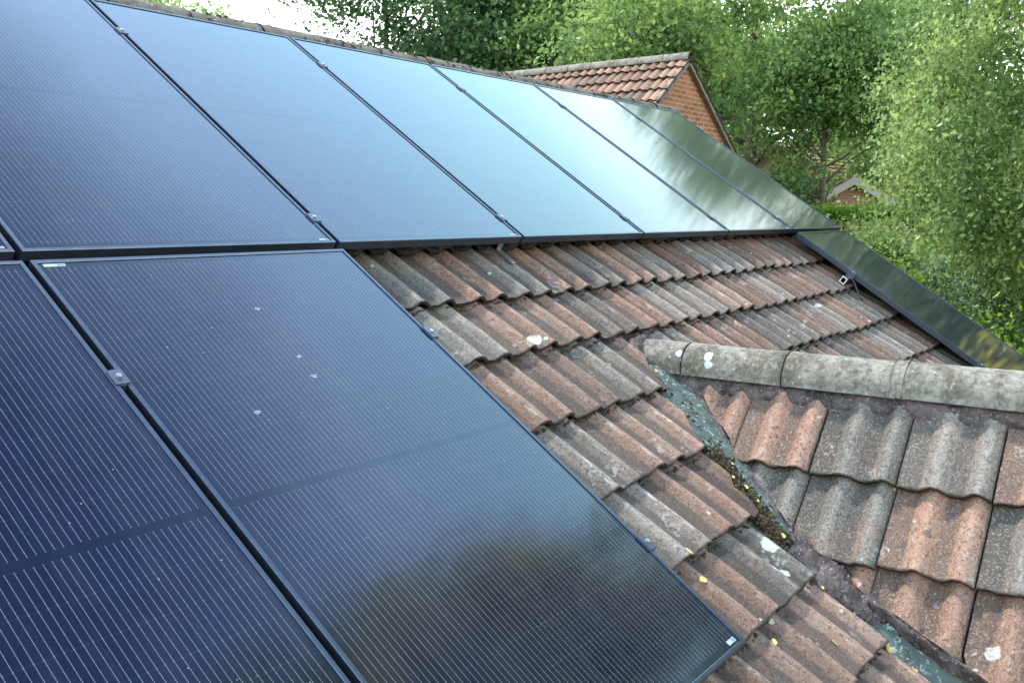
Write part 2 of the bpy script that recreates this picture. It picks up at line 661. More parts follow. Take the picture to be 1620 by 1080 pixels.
def mortar_material():
    t = NT('old_mortar')
    c = t.coord()
    a = t.noise(c, 13, 5, .7)
    b = t.noise(c, 60, 4, .7)
    col = t.mix(t.ramp(a, .35, .65), (.048, .038, .037), (.135, .110, .108))
    col = t.mix(t.ramp(b, .56, .66, 0, .7), col, (.32, .27, .28))
    col = t.mix(t.ramp(t.noise(c, 24, 3), .60, .68, 0, .5), col, (.055, .055, .022))
    return t.set(col, .95, None, t.bump(t.math('ADD', a, b), 1.0, .012), spec=.15)


def valley_material():
    t = NT('stained_valley_sheet')
    c = t.coord()
    a = t.noise(c, 38, 5, .75, dist=.6)
    col = t.mix(t.noise(c, 8, 4), (.044, .064, .060), (.078, .108, .100))
    col = t.mix(t.ramp(a, .555, .60), col, (.26, .31, .30))
    col = t.mix(t.ramp(t.noise(c, 19, 5, .7), .53, .62, 0, .9), col, (.035, .034, .028))
    return t.set(col, .6, None, t.bump(a, .4, .003), spec=.3)


M_MORTAR = mortar_material()
M_VALLEY = valley_material()
M_GLASS = glass_material()
M_FRAME = plain('black_anodised_frame', (.060, .076, .105), .32, .80, .1, 30)
M_FRAME.node_tree.nodes['Principled BSDF'].inputs['Specular IOR Level'].default_value = .9
M_RAIL = plain('dark_rail_metal', (.03, .032, .038), .4, .6, .1, 30)
M_RAILEND = plain('cut_rail_metal', (.75, .77, .80), .35, .7, .1, 60)
M_CLAMP = plain('clamp_metal', (.06, .075, .10), .38, .6, .1, 60)
M_STEEL = plain('stainless_steel', (.42, .42, .40), .38, .9, .2, 40)
M_BOLT = plain('bolt_metal', (.35, .37, .40), .3, .9, .1, 60)
M_STICK = plain('pale_sticker', (.24, .28, .32), .4, 0, .05, 60)
M_INK = plain('sticker_ink', (.02, .02, .02), .5, 0, 0, 60)
M_DRIED = plain('dried_water_mark', (.10, .13, .17), .7, 0, .1, 60)
M_WHITEP = plain('white_painted_board', (.42, .41, .38), .5, 0, .06, 10)
M_BBOARD = plain('weathered_brown_board', (.13, .095, .070), .7, 0, .25, 12)
M_BRICK = brick_material('orange_brick', (.36, .125, .058), (.22, .075, .040), (.34, .24, .17))
M_BRICK2 = brick_material('pink_brick', (.42, .19, .14), (.34, .15, .10), (.38, .30, .26))
M_BARK = plain('tree_bark', (.085, .065, .050), .95, 0, .35, 9)
M_PBARK = plain('pale_birch_bark', (.30, .28, .25), .9, 0, .45, 6)
M_MOSS = plain('moss_clump', (.035, .027, .014), 1.0, 0, .6, 60)
td = NT('leaf_litter')
rnd_ = td.n('ShaderNodeNewGeometry').outputs['Random Per Island']
dc = td.mix(td.ramp(rnd_, .35, .60), (.022, .016, .011), (.065, .050, .026))
dc = td.mix(td.math('GREATER_THAN', rnd_, .90), dc, (.09, .085, .035))
dc = td.mix(td.math('GREATER_THAN', rnd_, .982), dc, (.46, .38, .16))
M_DEBRIS = td.set(dc, 1.0, spec=.1)
M_YLEAF = plain('fallen_yellow_leaf', (.50, .38, .11), .6, 0, .35, 50)
M_GFRAME = plain('pale_greenhouse_frame', (.62, .68, .66), .5, 0, .05, 10)

# ------------------------------------------------------------------ world, sun, camera
W = bpy.data.worlds.new('World')
scene.world = W
W.use_nodes = True
wt = W.node_tree
wt.nodes.clear()
SUN_AZ, SUN_EL = 74.0, 60.0        # measured from +X towards +Y


def wn(t_, **k):
    n = wt.nodes.new(t_)
    for a, b in k.items():
        setattr(n, a, b)
    return n


wo = wn('ShaderNodeOutputWorld')
bg = wn('ShaderNodeBackground')
sky = wn('ShaderNodeTexSky', sky_type='NISHITA', sun_disc=False)
sky.sun_elevation = rad(SUN_EL)
sky.sun_rotation = rad(90 - SUN_AZ)
sky.air_density = 1.1
sky.dust_density = 1.5
sky.ozone_density = 1.0
tc = wn('ShaderNodeTexCoord')
sp_ = wn('ShaderNodeSeparateXYZ')
wt.links.new(tc.outputs['Generated'], sp_.inputs[0])
nz = wn('ShaderNodeTexNoise')                    # faint drifting cloud
wt.links.new(tc.outputs['Generated'], nz.inputs['Vector'])
nz.inputs['Scale'].default_value = 2.6
nz.inputs['Detail'].default_value = 4
nm = wn('ShaderNodeMath', operation='MULTIPLY_ADD')
wt.links.new(nz.outputs['Fac'], nm.inputs[0])
nm.inputs[1].default_value = .16
nm.inputs[2].default_value = -.08
ad = wn('ShaderNodeMath', operation='ADD')
wt.links.new(sp_.outputs[2], ad.inputs[0])
wt.links.new(nm.outputs[0], ad.inputs[1])
cr = wn('ShaderNodeValToRGB')
wt.links.new(ad.outputs[0], cr.inputs[0])
stops = [(0.0, (17, 17, 16.5)), (.30, (17.5, 18, 18)), (.40, (11, 13.5, 13.5)), (.50, (5.6, 10.0, 11.8)), (.62, (5.0, 8.8, 12.6)), (.73, (5.2, 8.0, 12.6)), (.81, (1.9, 3.3, 5.9)), (.89, (.55, 1.15, 2.7)), (1.0, (.3, .6, 1.7))]
el = cr.color_ramp.elements
while len(el) < len(stops):
    el.new(.5)
for e_, (p_, c3) in zip(el, stops):
    e_.position = p_
    e_.color = (c3[0] / 20, c3[1] / 20, c3[2] / 20, 1)
vs = wn('ShaderNodeVectorMath', operation='SCALE')
wt.links.new(cr.outputs[0], vs.inputs[0])
vs.inputs['Scale'].default_value = 20
mx = wn('ShaderNodeMix', data_type='RGBA')
mx.inputs[0].default_value = .92
wt.links.new(sky.outputs[0], mx.inputs[6])
wt.links.new(vs.outputs[0], mx.inputs[7])
wt.links.new(mx.outputs[2], bg.inputs[0])
bg.inputs[1].default_value = .14
wt.links.new(bg.outputs[0], wo.inputs[0])

sl = bpy.data.lights.new('sun', 'SUN')
sl.energy = 3.0
sl.angle = rad(5)
sl.color = (1.0, .92, .80)
so = link(bpy.data.objects.new('sun', sl))
a, e = rad(SUN_AZ), rad(SUN_EL)
sd = Vector((math.cos(e) * math.cos(a), math.cos(e) * math.sin(a), math.sin(e)))
so.rotation_euler = sd.to_track_quat('Z', 'Y').to_euler()

cd = bpy.data.cameras.new('camera')
cam = link(bpy.data.objects.new('camera', cd))
Fv = Vector((math.cos(PIT) * math.cos(YAW), math.cos(PIT) * math.sin(YAW), -math.sin(PIT)))
Rv = Fv.cross(Vector((0, 0, 1))).normalized()
Uv = Rv.cross(Fv)
c_, s_ = math.cos(ROL), math.sin(ROL)
R2 = Rv * c_ + Uv * s_
U2 = Uv * c_ - Rv * s_
cam.matrix_world = Matrix(((R2.x, U2.x, -Fv.x, CAM.x), (R2.y, U2.y, -Fv.y, CAM.y), (R2.z, U2.z, -Fv.z, CAM.z), (0, 0, 0, 1)))
cd.sensor_width = 36
cd.lens = FPX / 1620 * 36
cd.clip_start = .05
cd.clip_end = 2000
scene.camera = cam
scene.view_settings.view_transform = 'Standard'
scene.view_settings.look = 'None'
scene.view_settings.exposure = 1.3
scene.view_settings.gamma = 1

# ------------------------------------------------------------------ ground
tg = NT('lawn_ground')
cg = tg.coord()
gc = tg.mix(tg.ramp(tg.noise(cg, .35, 5), .35, .65), (.050, .090, .022), (.105, .150, .040))
gc = tg.mix(tg.ramp(tg.noise(cg, 9, 4), .5, .7, 0, .5), gc, (.07, .06, .035))
tg.set(gc, .95, None, tg.bump(tg.noise(cg, 30, 4), .6, .05), spec=.1)
N = 24
gv, gf = [], []
for i in range(N + 1):
    for j in range(N + 1):
        x = (i / N - .5) * 2
        y = (j / N - .5) * 2
        x = math.copysign(abs(x) ** 2.2, x) * 900
        y = math.copysign(abs(y) ** 2.2, y) * 900
        d = math.hypot(x, y)
        z = GROUND + .15 * noise.noise(Vector((x * .05, y * .05, 0))) * min(1, d / 25)
        gv.append((x, y, z))
for i in range(N):
    for j in range(N):
        a = i * (N + 1) + j
        gf.append((a, a + N + 1, a + N + 2, a + 1))
kind(mesh_obj('ground', gv, gf, tg.m, None, True), 'structure')

# ------------------------------------------------------------------ the house we stand on
house = empty('tiled_house', (3.0, -2.5, GROUND))
tag(house, 'house whose weathered brown and grey tiled roof fills the foreground under the solar panels', 'house')
HOUSE_OFF = Vector((-3.0, 2.5, -GROUND))


def house_part(o):
    o.parent = house
    o.matrix_parent_inverse = Matrix.Translation(HOUSE_OFF)
    return o


NOSES = [-.10, .21, .54, .865, 1.19, 1.50, 1.81, 2.165, 2.49, 2.845, 3.185, 3.51, 3.805, 4.10, 4.41, 4.73, 5.05]
JU = [1.62 + .34 * k for k in range(-10, 17)]       # index of the joint at 1.62 is 10
PATTERN = {   # row (by nose) -> tints from the tile that starts at u = 1.28 (column 9)
    7: 'gbgbgbgbggbbgbg', 8: 'gbbgbggbbgbbgbb', 9: 'bbgbgbbggbgbggb', 10: 'gbbbgbggbgbggbg', 11: 'gbbgbgbbgbggbgg', 12: 'bggbgbgbgbgbbgb',
    13: 'bbggbgbgbgbgbgb', 14: 'gbgbgbgbgbgbgbg', 15: 'gbgbggbgbgbgbgb'}


def main_tint(r, cidx):
    pat = PATTERN.get(r)
    j = cidx - 9
    if pat and 0 <= j < len(pat):
        b = 1.0 if pat[j] == 'b' else 0.0
    else:
        b = float(random.random() < .5)
    return (max(0, min(1, b + (random.uniform(-.25, .05) if b else random.uniform(0, .22)))), random.random())


def surf_main(u, s, h):
    return roof(u, s, h)


# left of the wing (and everything above it), then right of the wing
NFULL = 8     # rows above the junction are not cut
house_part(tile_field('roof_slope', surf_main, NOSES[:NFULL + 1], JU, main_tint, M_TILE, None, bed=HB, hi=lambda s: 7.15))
_rows = NOSES[NFULL:]
_r0 = NFULL


def tint_low(r, c):
    return main_tint(r + _r0, c)


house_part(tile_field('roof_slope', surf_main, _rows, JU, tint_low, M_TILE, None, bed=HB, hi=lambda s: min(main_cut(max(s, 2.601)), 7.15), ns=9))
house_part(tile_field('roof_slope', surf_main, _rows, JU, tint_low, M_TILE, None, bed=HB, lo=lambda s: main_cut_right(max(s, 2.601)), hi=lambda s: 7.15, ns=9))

# underlay so no light leaks through the joints
V = [roof(-1.9, -.25, HB - .03), roof(7.1, -.25, HB - .03), roof(7.1, 5.2, HB - .03), roof(-1.9, 5.2, HB - .03)]
V += [v - Vector((0, 0, .04)) for v in V]
house_part(mesh_obj('roof_underlay', V, [(0, 1, 2, 3), (7, 6, 5, 4), (0, 4, 5, 1), (1, 5, 6, 2), (2, 6, 7, 3), (3, 7, 4, 0)], M_MORTAR))

# rear slope of the main roof
YA = .20
ZA = roof(0, -YA / CT, HB).z


def rear(u, s, h):
    return Vector((u, YA + s * CT + h * ST, ZA - s * ST + h * CT))


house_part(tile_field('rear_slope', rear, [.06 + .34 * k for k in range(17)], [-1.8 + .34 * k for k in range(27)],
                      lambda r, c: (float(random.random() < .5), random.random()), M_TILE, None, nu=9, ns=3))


# ridge tiles -------------------------------------------------------
def ridge_piece(p0, p1, radius, mat, name, spread=95, end_lift=0.0, seed=0):
    """half-round ridge tile between two points"""
    d = (p1 - p0)
    L = d.length
    d.normalize()
    side = d.cross(Vector((0, 0, 1))).normalized()
    V, F = [], []
    nl, na = 12, 17
    for k in range(nl + 2):
        t = min(max((k - 1) / (nl - 1), 0), 1)
        rr = radius * (1 + .03 * (t < .02) + .02 * (t > .98)) - (.014 if k in (0, nl + 1) else 0)
        for j in range(na):
            a = rad(-spread + 2 * spread * j / (na - 1))
            r = rr + .0035 * noise.noise(Vector((t * 3 + seed * 7.1, math.sin(a) * 2, math.cos(a) * 2)))
            V.append(p0 + d * (L * t) + side * math.sin(a) * r + Vector((0, 0, 1)) * math.cos(a) * r)
    m = nl + 2
    for k in range(m - 1):
        for j in range(na - 1):
            a = k * na + j
            F.append((a, a + 1, a + na + 1, a + na))
    # underside
    b = len(V)
    for k in range(1, m - 1):
        for j in range(na):
            p = V[k * na + j]
            c0 = p0 + d * (L * min(max((k - 1) / (nl - 1), 0), 1))
            V.append(c0 + (p - c0) * .86)
    for k in range(nl - 1):
        for j in range(na - 1):
            a = b + k * na + j
            F.append((a, a + na, a + na + 1, a + 1))
        for j in (0, na - 1):
            F.append((b + k * na + j, (k + 1) * na + j, (k + 2) * na + j, b + (k + 1) * na + j))
    for k, kk in ((1, 0), (nl, nl - 1)):
        for j in range(na - 1):
            F.append((k * na + j, k * na + j + 1, b + kk * na + j + 1, b + kk * na + j))
    return mesh_obj(name, V, F, mat, None, True)


RZ = ZA - .035
for k in range(20):
    x0 = -1.85 + .452 * k
    z0 = RZ + random.uniform(-.004, .004)
    house_part(ridge_piece(Vector((x0, YA, z0)), Vector((min(x0 + .444, 7.16), YA, z0 + random.uniform(-.004, .004))), .118, M_MRIDGE, 'ridge_tile', 100, seed=k))
house_part(lump_strip([Vector((-1.85, YA - .115, RZ - .035)), Vector((7.15, YA - .115, RZ - .035))], .07, .045, M_MORTAR, 'ridge_mortar', None, 240, 7, 5, Vector((0, -.6, .8))))

WRZ = -1.632
wj = [2.02, 2.28, 2.735, 3.19, 3.645, 4.10, 4.555, 5.0]
for k in range(len(wj) - 1):
    o = ridge_piece(Vector((WX, -wj[k] - .003, WRZ + random.uniform(-.002, .002))), Vector((WX, -wj[k + 1] + .003, WRZ + random.uniform(-.002, .002))), .111, M_RIDGE, 'ridge_tile', 100, seed=40 + k)
    house_part(o)
# mortar collar in two of the joints and the filled end against the main slope
for v in wj[1:-1]:
    r_ = .1125 if abs(v - 3.19) > .01 else .1145
    wd = .010 if abs(v - 3.19) > .01 else .022
    house_part(ridge_piece(Vector((WX, -v + wd, WRZ)), Vector((WX, -v - wd, WRZ)), r_ - (.006 if abs(v - 3.19) > .01 else 0), M_MORTAR if abs(v - 3.19) > .01 else M_RIDGE, 'joint_mortar', 98, seed=80))
V, F = [], []
nr_ = 16
for k in range(6):
    f_ = k / 5
    for j in range(nr_ + 1):
        a = rad(-98 + 196 * j / nr_)
        r = .102 * math.cos(f_ * 1.35) * (1 + .07 * noise.noise(Vector((a * 2, f_ * 3, 4))))
        V.append(Vector((WX + math.sin(a) * r * -1, -2.03 + .035 * math.sin(f_ * 1.5), WRZ + math.cos(a) * r - .01 * f_)))
for k in range(5):
    for j in range(nr_):
        a = k * (nr_ + 1) + j
        F.append((a, a + nr_ + 1, a + nr_ + 2, a + 1))
house_part(mesh_obj('ridge_end_mortar', V, F, M_RIDGE, None, True))
house_part(lump_strip([roof(2.44, 2.60, HB + .02), roof(2.50, 2.545, HB + .03), roof(2.62, 2.53, HB + .03), roof(2.76, 2.60, HB + .02)], .055, .022, M_MORTAR, 'ridge_end_mortar', None, 40, 9, 21, Vector((0, -ST, CT))))

# wing slopes --------------------------------------------------------
WN = [-.20, .125 - .0, .455, .785, 1.11, 1.44, 1.77, 2.1]
WN[0] = .02
WV = [2.02 + .3225 * k for k in range(0, 10)]      # joints at 2.02 2.3425 2.665 2.9875 ...
WV = [1.96 + .3233 * k for k in range(0, 10)]      # 1.96 2.283 2.607 2.93 3.253 3.577 3.90
WPAT = {1: 'bbbbggbbgg', 2: 'bbbbggbgbg', 3: 'ggggbggbgb', 4: 'bbbbbbbgbg'}
WPAT = {2: 'bbbggbbggb', 3: 'ggggbgbgbg', 4: 'bbbbbbgbbg'}


def wing_tint(r, c):
    pat = WPAT.get(r)
    b = float(random.random() < .5)
    if pat and c < len(pat):
        b = 1.0 if pat[c] == 'b' else 0.0
    return (b if b else random.uniform(0, .08), random.uniform(.35, .85))


def surf_wing(v, w, h):
    return wing(w, v, h)


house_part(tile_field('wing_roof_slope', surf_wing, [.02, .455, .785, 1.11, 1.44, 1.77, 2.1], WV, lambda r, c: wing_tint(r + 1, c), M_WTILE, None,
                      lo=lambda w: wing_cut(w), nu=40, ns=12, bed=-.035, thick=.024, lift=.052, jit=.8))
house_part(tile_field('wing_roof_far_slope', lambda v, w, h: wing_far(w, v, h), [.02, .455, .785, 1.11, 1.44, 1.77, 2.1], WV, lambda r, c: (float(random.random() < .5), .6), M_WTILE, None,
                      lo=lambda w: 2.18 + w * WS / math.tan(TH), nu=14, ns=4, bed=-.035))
V = [wing(.0, 2.1, -.05), wing(.0, 4.87, -.05), wing(2.1, 4.87, -.05), wing(2.1, 4.6, -.05), wing(1.15, 3.9, -.05), wing(.8, 3.1, -.05), wing(.3, 2.5, -.05),
     wing_far(2.1, 4.87, -.05), wing_far(2.1, 4.2, -.05)]
house_part(mesh_obj('wing_underlay', V, [(0, 1, 2, 3, 4, 5, 6), (1, 0, 8, 7)], M_MORTAR))

# mortar bedding under the wing ridge (on the near side, rolls poke out of it)
pth = [wing(.105, v, -.022) for v in np.linspace(2.10, 4.85, 30)]
house_part(lump_strip(pth, .115, .040, M_MORTAR, 'ridge_mortar', None, 330, 11, 2, Vector((-WS, 0, WC)), .8))
pth = [wing_far(.09, v, -.01) for v in np.linspace(1.95, 4.85, 30)]
house_part(lump_strip(pth, .10, .045, M_MORTAR, 'ridge_mortar', None, 120, 9, 3, Vector((WS, 0, WC))))

# valley sheet between the two cut edges ------------------------------
V, F = [], []
NV = 60
tm = np.linspace(0, 1, NV)
mc = np.array(MAIN_CUT[:9])
wc = np.array(WING_CUT[:12])
for k in range(NV):
    t = tm[k]
    s = 2.60 + t * 2.0
    u = interp(s, mc[:, 1], mc[:, 0])
    L0 = roof(u - .07, s, HB + .010)
    # matching point of the wing edge
    w = .02 + t * 1.15
    v = interp(w, wc[:, 0], wc[:, 1])
    R0 = wing(w, v + .06, -.045)
    for j in range(7):
        q = j / 6
        p = L0.lerp(R0, q)
        dip = .012 * math.sin(math.pi * q)
        p = p + Vector((.0, 0, -dip + .003 * noise.noise(Vector((p.x * 20, p.y * 20, 0)))))
        V.append(p)
for k in range(NV - 1):
    for j in range(6):
        a = k * 7 + j
        F.append((a, a + 1, a + 8, a + 7))
house_part(mesh_obj('valley_flashing', V, F, M_VALLEY, None, True))

# mortar fillet along the cut edge of the wing tiles
pth = [wing(w, wing_cut(w) - .014, -.022) for w in np.linspace(.06, 1.30, 60)]
house_part(lump_strip(pth, .055, .034, M_MORTAR, 'valley_mortar', None, 260, 9, 7, Vector((-WS * .7, .25, WC + .1)), 1.3))

pth = [roof(main_cut(s) + d_, s, HB + .030) for s, d_ in ((3.68, .05), (3.80, .055), (3.97, .07), (4.10, .105), (4.25, .155), (4.42, .20), (4.6, .25))]
house_part(lump_strip(pth, .16, .050, M_MORTAR, 'valley_mortar', None, 120, 9, 17, Vector((-.3, -.5, .9)), 1.4))

# walls
wb = MB()
wb.box((-1.6, -4.05, GROUND), (6.9, 4.3, -3.05))
house_part(wb.build('wall', M_BRICK))
for x in (-1.6, 6.65):
    gw = MB()
    gw.add([(x, -4.05, -3.04), (x + .25, -4.05, -3.04), (x + .25, 4.3, -3.04), (x, 4.3, -3.04), (x, YA, ZA - .16), (x + .25, YA, ZA - .16)],
           [(0, 3, 2, 1), (0, 4, 3), (1, 2, 5), (0, 1, 5, 4), (3, 4, 5, 2)])
    house_part(gw.build('gable_wall', M_BRICK))
ww = MB()
ww.box((1.5, -4.80, GROUND), (3.7, -4.06, -3.10))
house_part(ww.build('wing_wall', M_BRICK))

# ------------------------------------------------------------------ moss, litter, leaves
def clumps(name, pts, mat, smin, smax):
    V, F = [], []
    for (p, nn, sz) in pts:
        b = len(V)
        nn = nn.normalized()
        a = nn.orthogonal().normalized()
        c = nn.cross(a)
        k = 7
        ph = random.uniform(0, 6)
        top = p + nn * sz * random.uniform(.25, .8)
        V.append(top)
        for ring, (rr, hh) in enumerate(((.55, .45), (1, 0))):
            for j in range(k):
                an = ph + 2 * math.pi * j / k
                r = sz * rr * random.uniform(.45, 1.5)
                V.append(p + (a * math.cos(an) * 1.0 + c * math.sin(an)) * r + nn * (sz * hh * random.uniform(.7, 1.3) - (.004 if ring else 0)))
        for j in range(k):
            l = (j + 1) % k
            F.append((b, b + 1 + j, b + 1 + l))
            F.append((b + 1 + j, b + 1 + k + j, b + 1 + k + l, b + 1 + l))
    return mesh_obj(name, V, F, mat, None, True)


NM = Vector((0, -ST, CT))
NW = Vector((-WS, 0, WC))
pts = []
for r in range(7, 15):
    s = NOSES[r]
    for _ in range(900):
        u = random.uniform(1.15, 6.5)
        if s > 2.6 and main_cut(s) < u < main_cut_right(s):
            continue
        dens = noise.noise(Vector((u * 3.1, s * 2, 5)))
        if dens < -.28:
            continue
        x = ((u - 1.62) / .34) % 1
        pts.append((roof(u, s + random.uniform(.002, .013), HB + .006 + profile(x) + random.uniform(.0, .010)), NM, random.uniform(.003, .0095)))
for _ in range(240):       # pans near the valley hold more moss
    s = random.uniform(3.3, 4.5)
    u = random.uniform(1.15, main_cut(s) - .02)
    x = ((u - 1.62) / .34) % 1
    if profile(x) > .008 or noise.noise(Vector((u * 7, s * 5, 2))) < .08:
        continue
    k = next(i for i in range(len(NOSES)) if NOSES[i] >= s)
    fr = (s - NOSES[k - 1] + .05) / (NOSES[k] - NOSES[k - 1] + .05)
    pts.append((roof(u, s, HB + .004 + .034 * fr + profile(x)), NM, random.uniform(.003, .010)))
for _ in range(900):       # tufts on the main ridge
    u = random.uniform(-1.8, 7.1)
    an = random.uniform(-70, 60)
    if noise.noise(Vector((u * 2.3, an * .02, 9))) < -.05:
        continue
    n_ = Vector((0, math.sin(rad(an)), math.cos(rad(an))))
    pts.append((Vector((u, YA, RZ)) + n_ * .117, n_, random.uniform(.006, .020)))
o = clumps('moss', pts, M_MOSS, 0, 0)
kind(o, 'stuff')
tag(o, 'dark brown moss tufts growing along the tile edges and the long ridge', 'moss')

pts = []
for _ in range(4500):      # litter caught in the valley, thickest in its middle part
    t = min(max(random.gauss(.52, .17), .05), 1)
    s = 2.60 + t * 2.0
    u = interp(s, mc[:, 1], mc[:, 0])
    w = .02 + t * 1.15
    v = interp(w, wc[:, 0], wc[:, 1])
    L0 = roof(u, s, HB + .022)
    R0 = wing(w, v - .01, -.030)
    q = random.uniform(-.05, 1.05)
    if t < .28 and random.random() < .8:
        continue
    p = L0.lerp(R0, q)
    pts.append((p + Vector((0, 0, random.uniform(-.008, .012))), (NM + NW).normalized() + Vector((random.uniform(-.5, .5), random.uniform(-.5, .5), 0)), random.uniform(.003, .009)))
o = clumps('leaf_litter', pts, M_DEBRIS, 0, 0)
kind(o, 'stuff')
tag(o, 'crumbly brown leaf litter and moss filling the roof valley', 'leaf litter')


def fallen_leaf(p, nn, size, label, group='yellow leaves fallen on the roof'):
    a = nn.orthogonal().normalized()
    b = nn.cross(a)
    an = random.uniform(0, 6.28)
    x = a * math.cos(an) + b * math.sin(an)
    y = nn.cross(x)
    prof = [(-.5, 0), (-.35, .2), (-.1, .34), (.15, .30), (.35, .16), (.52, 0)]
    V, F = [], []
    curl = random.uniform(.10, .45)
    for (l, wd) in prof:
        for sgn in (-1, 0, 1):
            z = (.25 * l * l + (abs(sgn) * wd) * curl) * size + .003
            V.append((x * l * size + y * sgn * wd * size + nn * z))
    for i in range(5):
        for j in range(2):
            q = i * 3 + j
            F.append((q, q + 1, q + 4, q + 3))
    o = mesh_obj('fallen_leaf', V, F, M_YLEAF, None, True)
    o.location = p
    return tag(o, label, 'leaf', group)


LEAVES = [
    (1.43, 3.49, .035, 'pale yellow fallen leaf beside the edge of the near panel, upper of two'),
    (1.40, 3.585, .038, 'curled yellow leaf in the tile gap just below the panel edge clamp'),
    (2.12, 3.33, .022, 'small yellow leaf at the upper end of the litter in the roof valley'),
    (2.13, 3.39, .028, 'yellow leaf lying on the litter just under the green valley sheet'),
    (2.11, 3.46, .018, 'tiny yellow leaf on the litter halfway down the roof valley'),
    (2.03, 3.62, .030, 'yellow leaf on the valley litter right of the white lichen'),
    (1.965, 3.79, .036, 'broad yellow leaf at the tile corner by the end of the valley litter'),
    (1.93, 3.84, .020, 'small pale leaf below the broad yellow leaf in the valley'),
    (1.44, 3.86, .030, 'yellow leaf on the tiles just right of the panel bottom corner'),
    (1.92, 4.12, .050, 'largest yellow leaf near the bottom edge of the roof'),
    (1.94, 4.22, .034, 'yellow leaf near the bottom edge lowest on the tiles'),
    (1.96, 3.245, .030, 'yellow leaf on a brown tile above the round white lichen'),
    (2.585, 2.53, .028, 'pale leaf tucked beside the end of the wing ridge'),
    (1.71, 3.99, .032, 'brown yellow leaf in a tile trough low on the roof'),
    (1.62, 3.93, .026, 'narrow yellow leaf between two tile rolls low on the roof'),
    (3.35, 2.80, .022, 'small yellow leaf on a brown tile behind the wing ridge'),
]
for (u, s, sz, lab) in LEAVES:
    x = ((u - 1.62) / .34) % 1
    k = next(i for i in range(len(NOSES)) if NOSES[i] >= s)
    fr = (s - NOSES[k - 1] + .05) / (NOSES[k] - NOSES[k - 1] + .05)
    if u > main_cut(s) - .01 and s > 2.6 and u < 2.9:
        t = (s - 2.6) / 2.0
        w = .02 + t * 1.15
        L0 = roof(u, s, HB + .040)
        p = L0
    else:
        p = roof(u, s, HB + .006 + .034 * fr + profile(x))
    fallen_leaf(p, NM, sz, lab)

# ------------------------------------------------------------------ solar panels
FR_W, FR_D = .013, .036


def make_panel():
    root = empty('solar_panel')
    # frame: mitred black profile, top lip slightly rounded
    prof = [(0, -FR_D), (0, -.002), (.002, 0), (FR_W - .002, 0), (FR_W, -.002), (FR_W, -FR_D + .004), (FR_W + .016, -FR_D + .004), (FR_W + .016, -FR_D)]
    V, F = [], []
    cs = [(0, 0, 1, 1), (PW, 0, -1, 1), (PW, PH, -1, -1), (0, PH, 1, -1)]
    for (x, s, dx, ds) in cs:
        for (o_, z) in prof:
            V.append((x + dx * o_, -(s + ds * o_), z))
    n_ = len(prof)
    for k in range(4):
        l = (k + 1) % 4
        for j in range(n_):
            m = (j + 1) % n_
            F.append((k * n_ + j, k * n_ + m, l * n_ + m, l * n_ + j))
    mesh_obj('frame', V, F, M_FRAME, root)
    i0 = FR_W + .0005
    g = MB()
    g.box((i0, -(PH - i0), -.010), (PW - i0, -i0, -.004))
    g.build('glass', M_GLASS, root)
    return root


def sticker(parent, u, s, lu, ls):
    m = MB()
    m.box((u, -s - ls, -.0038), (u + lu, -s, -.0030))
    o = m.build('label_sticker', M_STICK, parent)
    k = MB()
    x = u + lu * .62
    while x < u + lu * .95:
        w_ = random.choice((.0008, .0014, .002))
        k.box((x, -s - ls * .85, -.00295), (x + w_, -s - ls * .2, -.0028))
        x += w_ + random.choice((.0012, .002))
    k.build('printed_bars', M_INK, o)


PLAB = {
    (1, -1): 'black solar panel of the upper row cut by the left edge of the picture',
    (1, 0): 'large black solar panel at the upper left, widest in the upper row',
    (1, 1): 'second large panel of the upper row, its lower left corner touching the near lower panel',
    (1, 2): 'third solar panel of the upper row, reflecting plain blue sky above the first bare tiles',
    (1, 3): 'fourth solar panel of the upper row with the bright white glow along its top edge',
    (1, 4): 'fifth solar panel of the upper row, half sky and half green tree reflection',
    (1, 5): 'last solar panel of the upper row, at the roof end under the brick gable',
    (2, -1): 'black solar panel at the lower left corner of the picture',
    (2, 0): 'near panel of the lower row reflecting trees, white label in its lower right corner',
    (2, 5): 'lone dark green reflecting solar panel of the lower row at the far roof end',
}
proto = make_panel()
used = False
for (row, col), lab in PLAB.items():
    if not used:
        p = proto
        used = True
    else:
        p = proto.copy()
        COL.objects.link(p)
        for ch in proto.children:
            if ch.name.startswith('label'):
                continue
            c = ch.copy()
            COL.objects.link(c)
            c.parent = p
    s0 = 0 if row == 1 else PH + GS
    p.location = roof(col * PU, s0)
    p.rotation_euler = (TH, 0, 0)
    tag(p, lab, 'solar panel', 'black solar panels on the roof')
    p['_rc'] = row * 10 + col
panels = {o['_rc']: o for o in list(COL.objects) if '_rc' in o.keys()}
for rc, o in panels.items():
    del o['_rc']
    if rc < 15:
        sticker(o, 1.070, PH - .026, .046, .008)
    if rc == 20:
        sticker(o, 1.062, PH - .034, .044, .014)
        sticker(o, .026, .018, .060, .012)
# dried marks on the near panel
for (u, s, r) in [(.557, 2.211, .012), (.552, 2.438, .011), (.539, 2.525, .014), (.276, 2.617, .012), (.18, 2.33, .004), (.42, 2.36, .003)]:
    s -= PH + GS
    n_ = 14
    vs = [(u + r * math.cos(6.2832 * k / n_) * random.uniform(.55, 1.1), -s + .75 * r * math.sin(6.2832 * k / n_) * random.uniform(.5, 1.1), -.0034) for k in range(n_)]
    vb = [(x, y, -.0039) for x, y, z in vs]
    dm = MB()
    dm.add(vs + vb, [tuple(range(n_))] + [(k, n_ + k, n_ + (k + 1) % n_, (k + 1) % n_) for k in range(n_)])
    dm.build('dried_mark', M_DRIED, panels[20])

# ------------------------------------------------------------------ rails, clamps, hooks
def on_roof(name, u, s, h=0.0):
    return empty(name, roof(u, s, h), rx=TH)


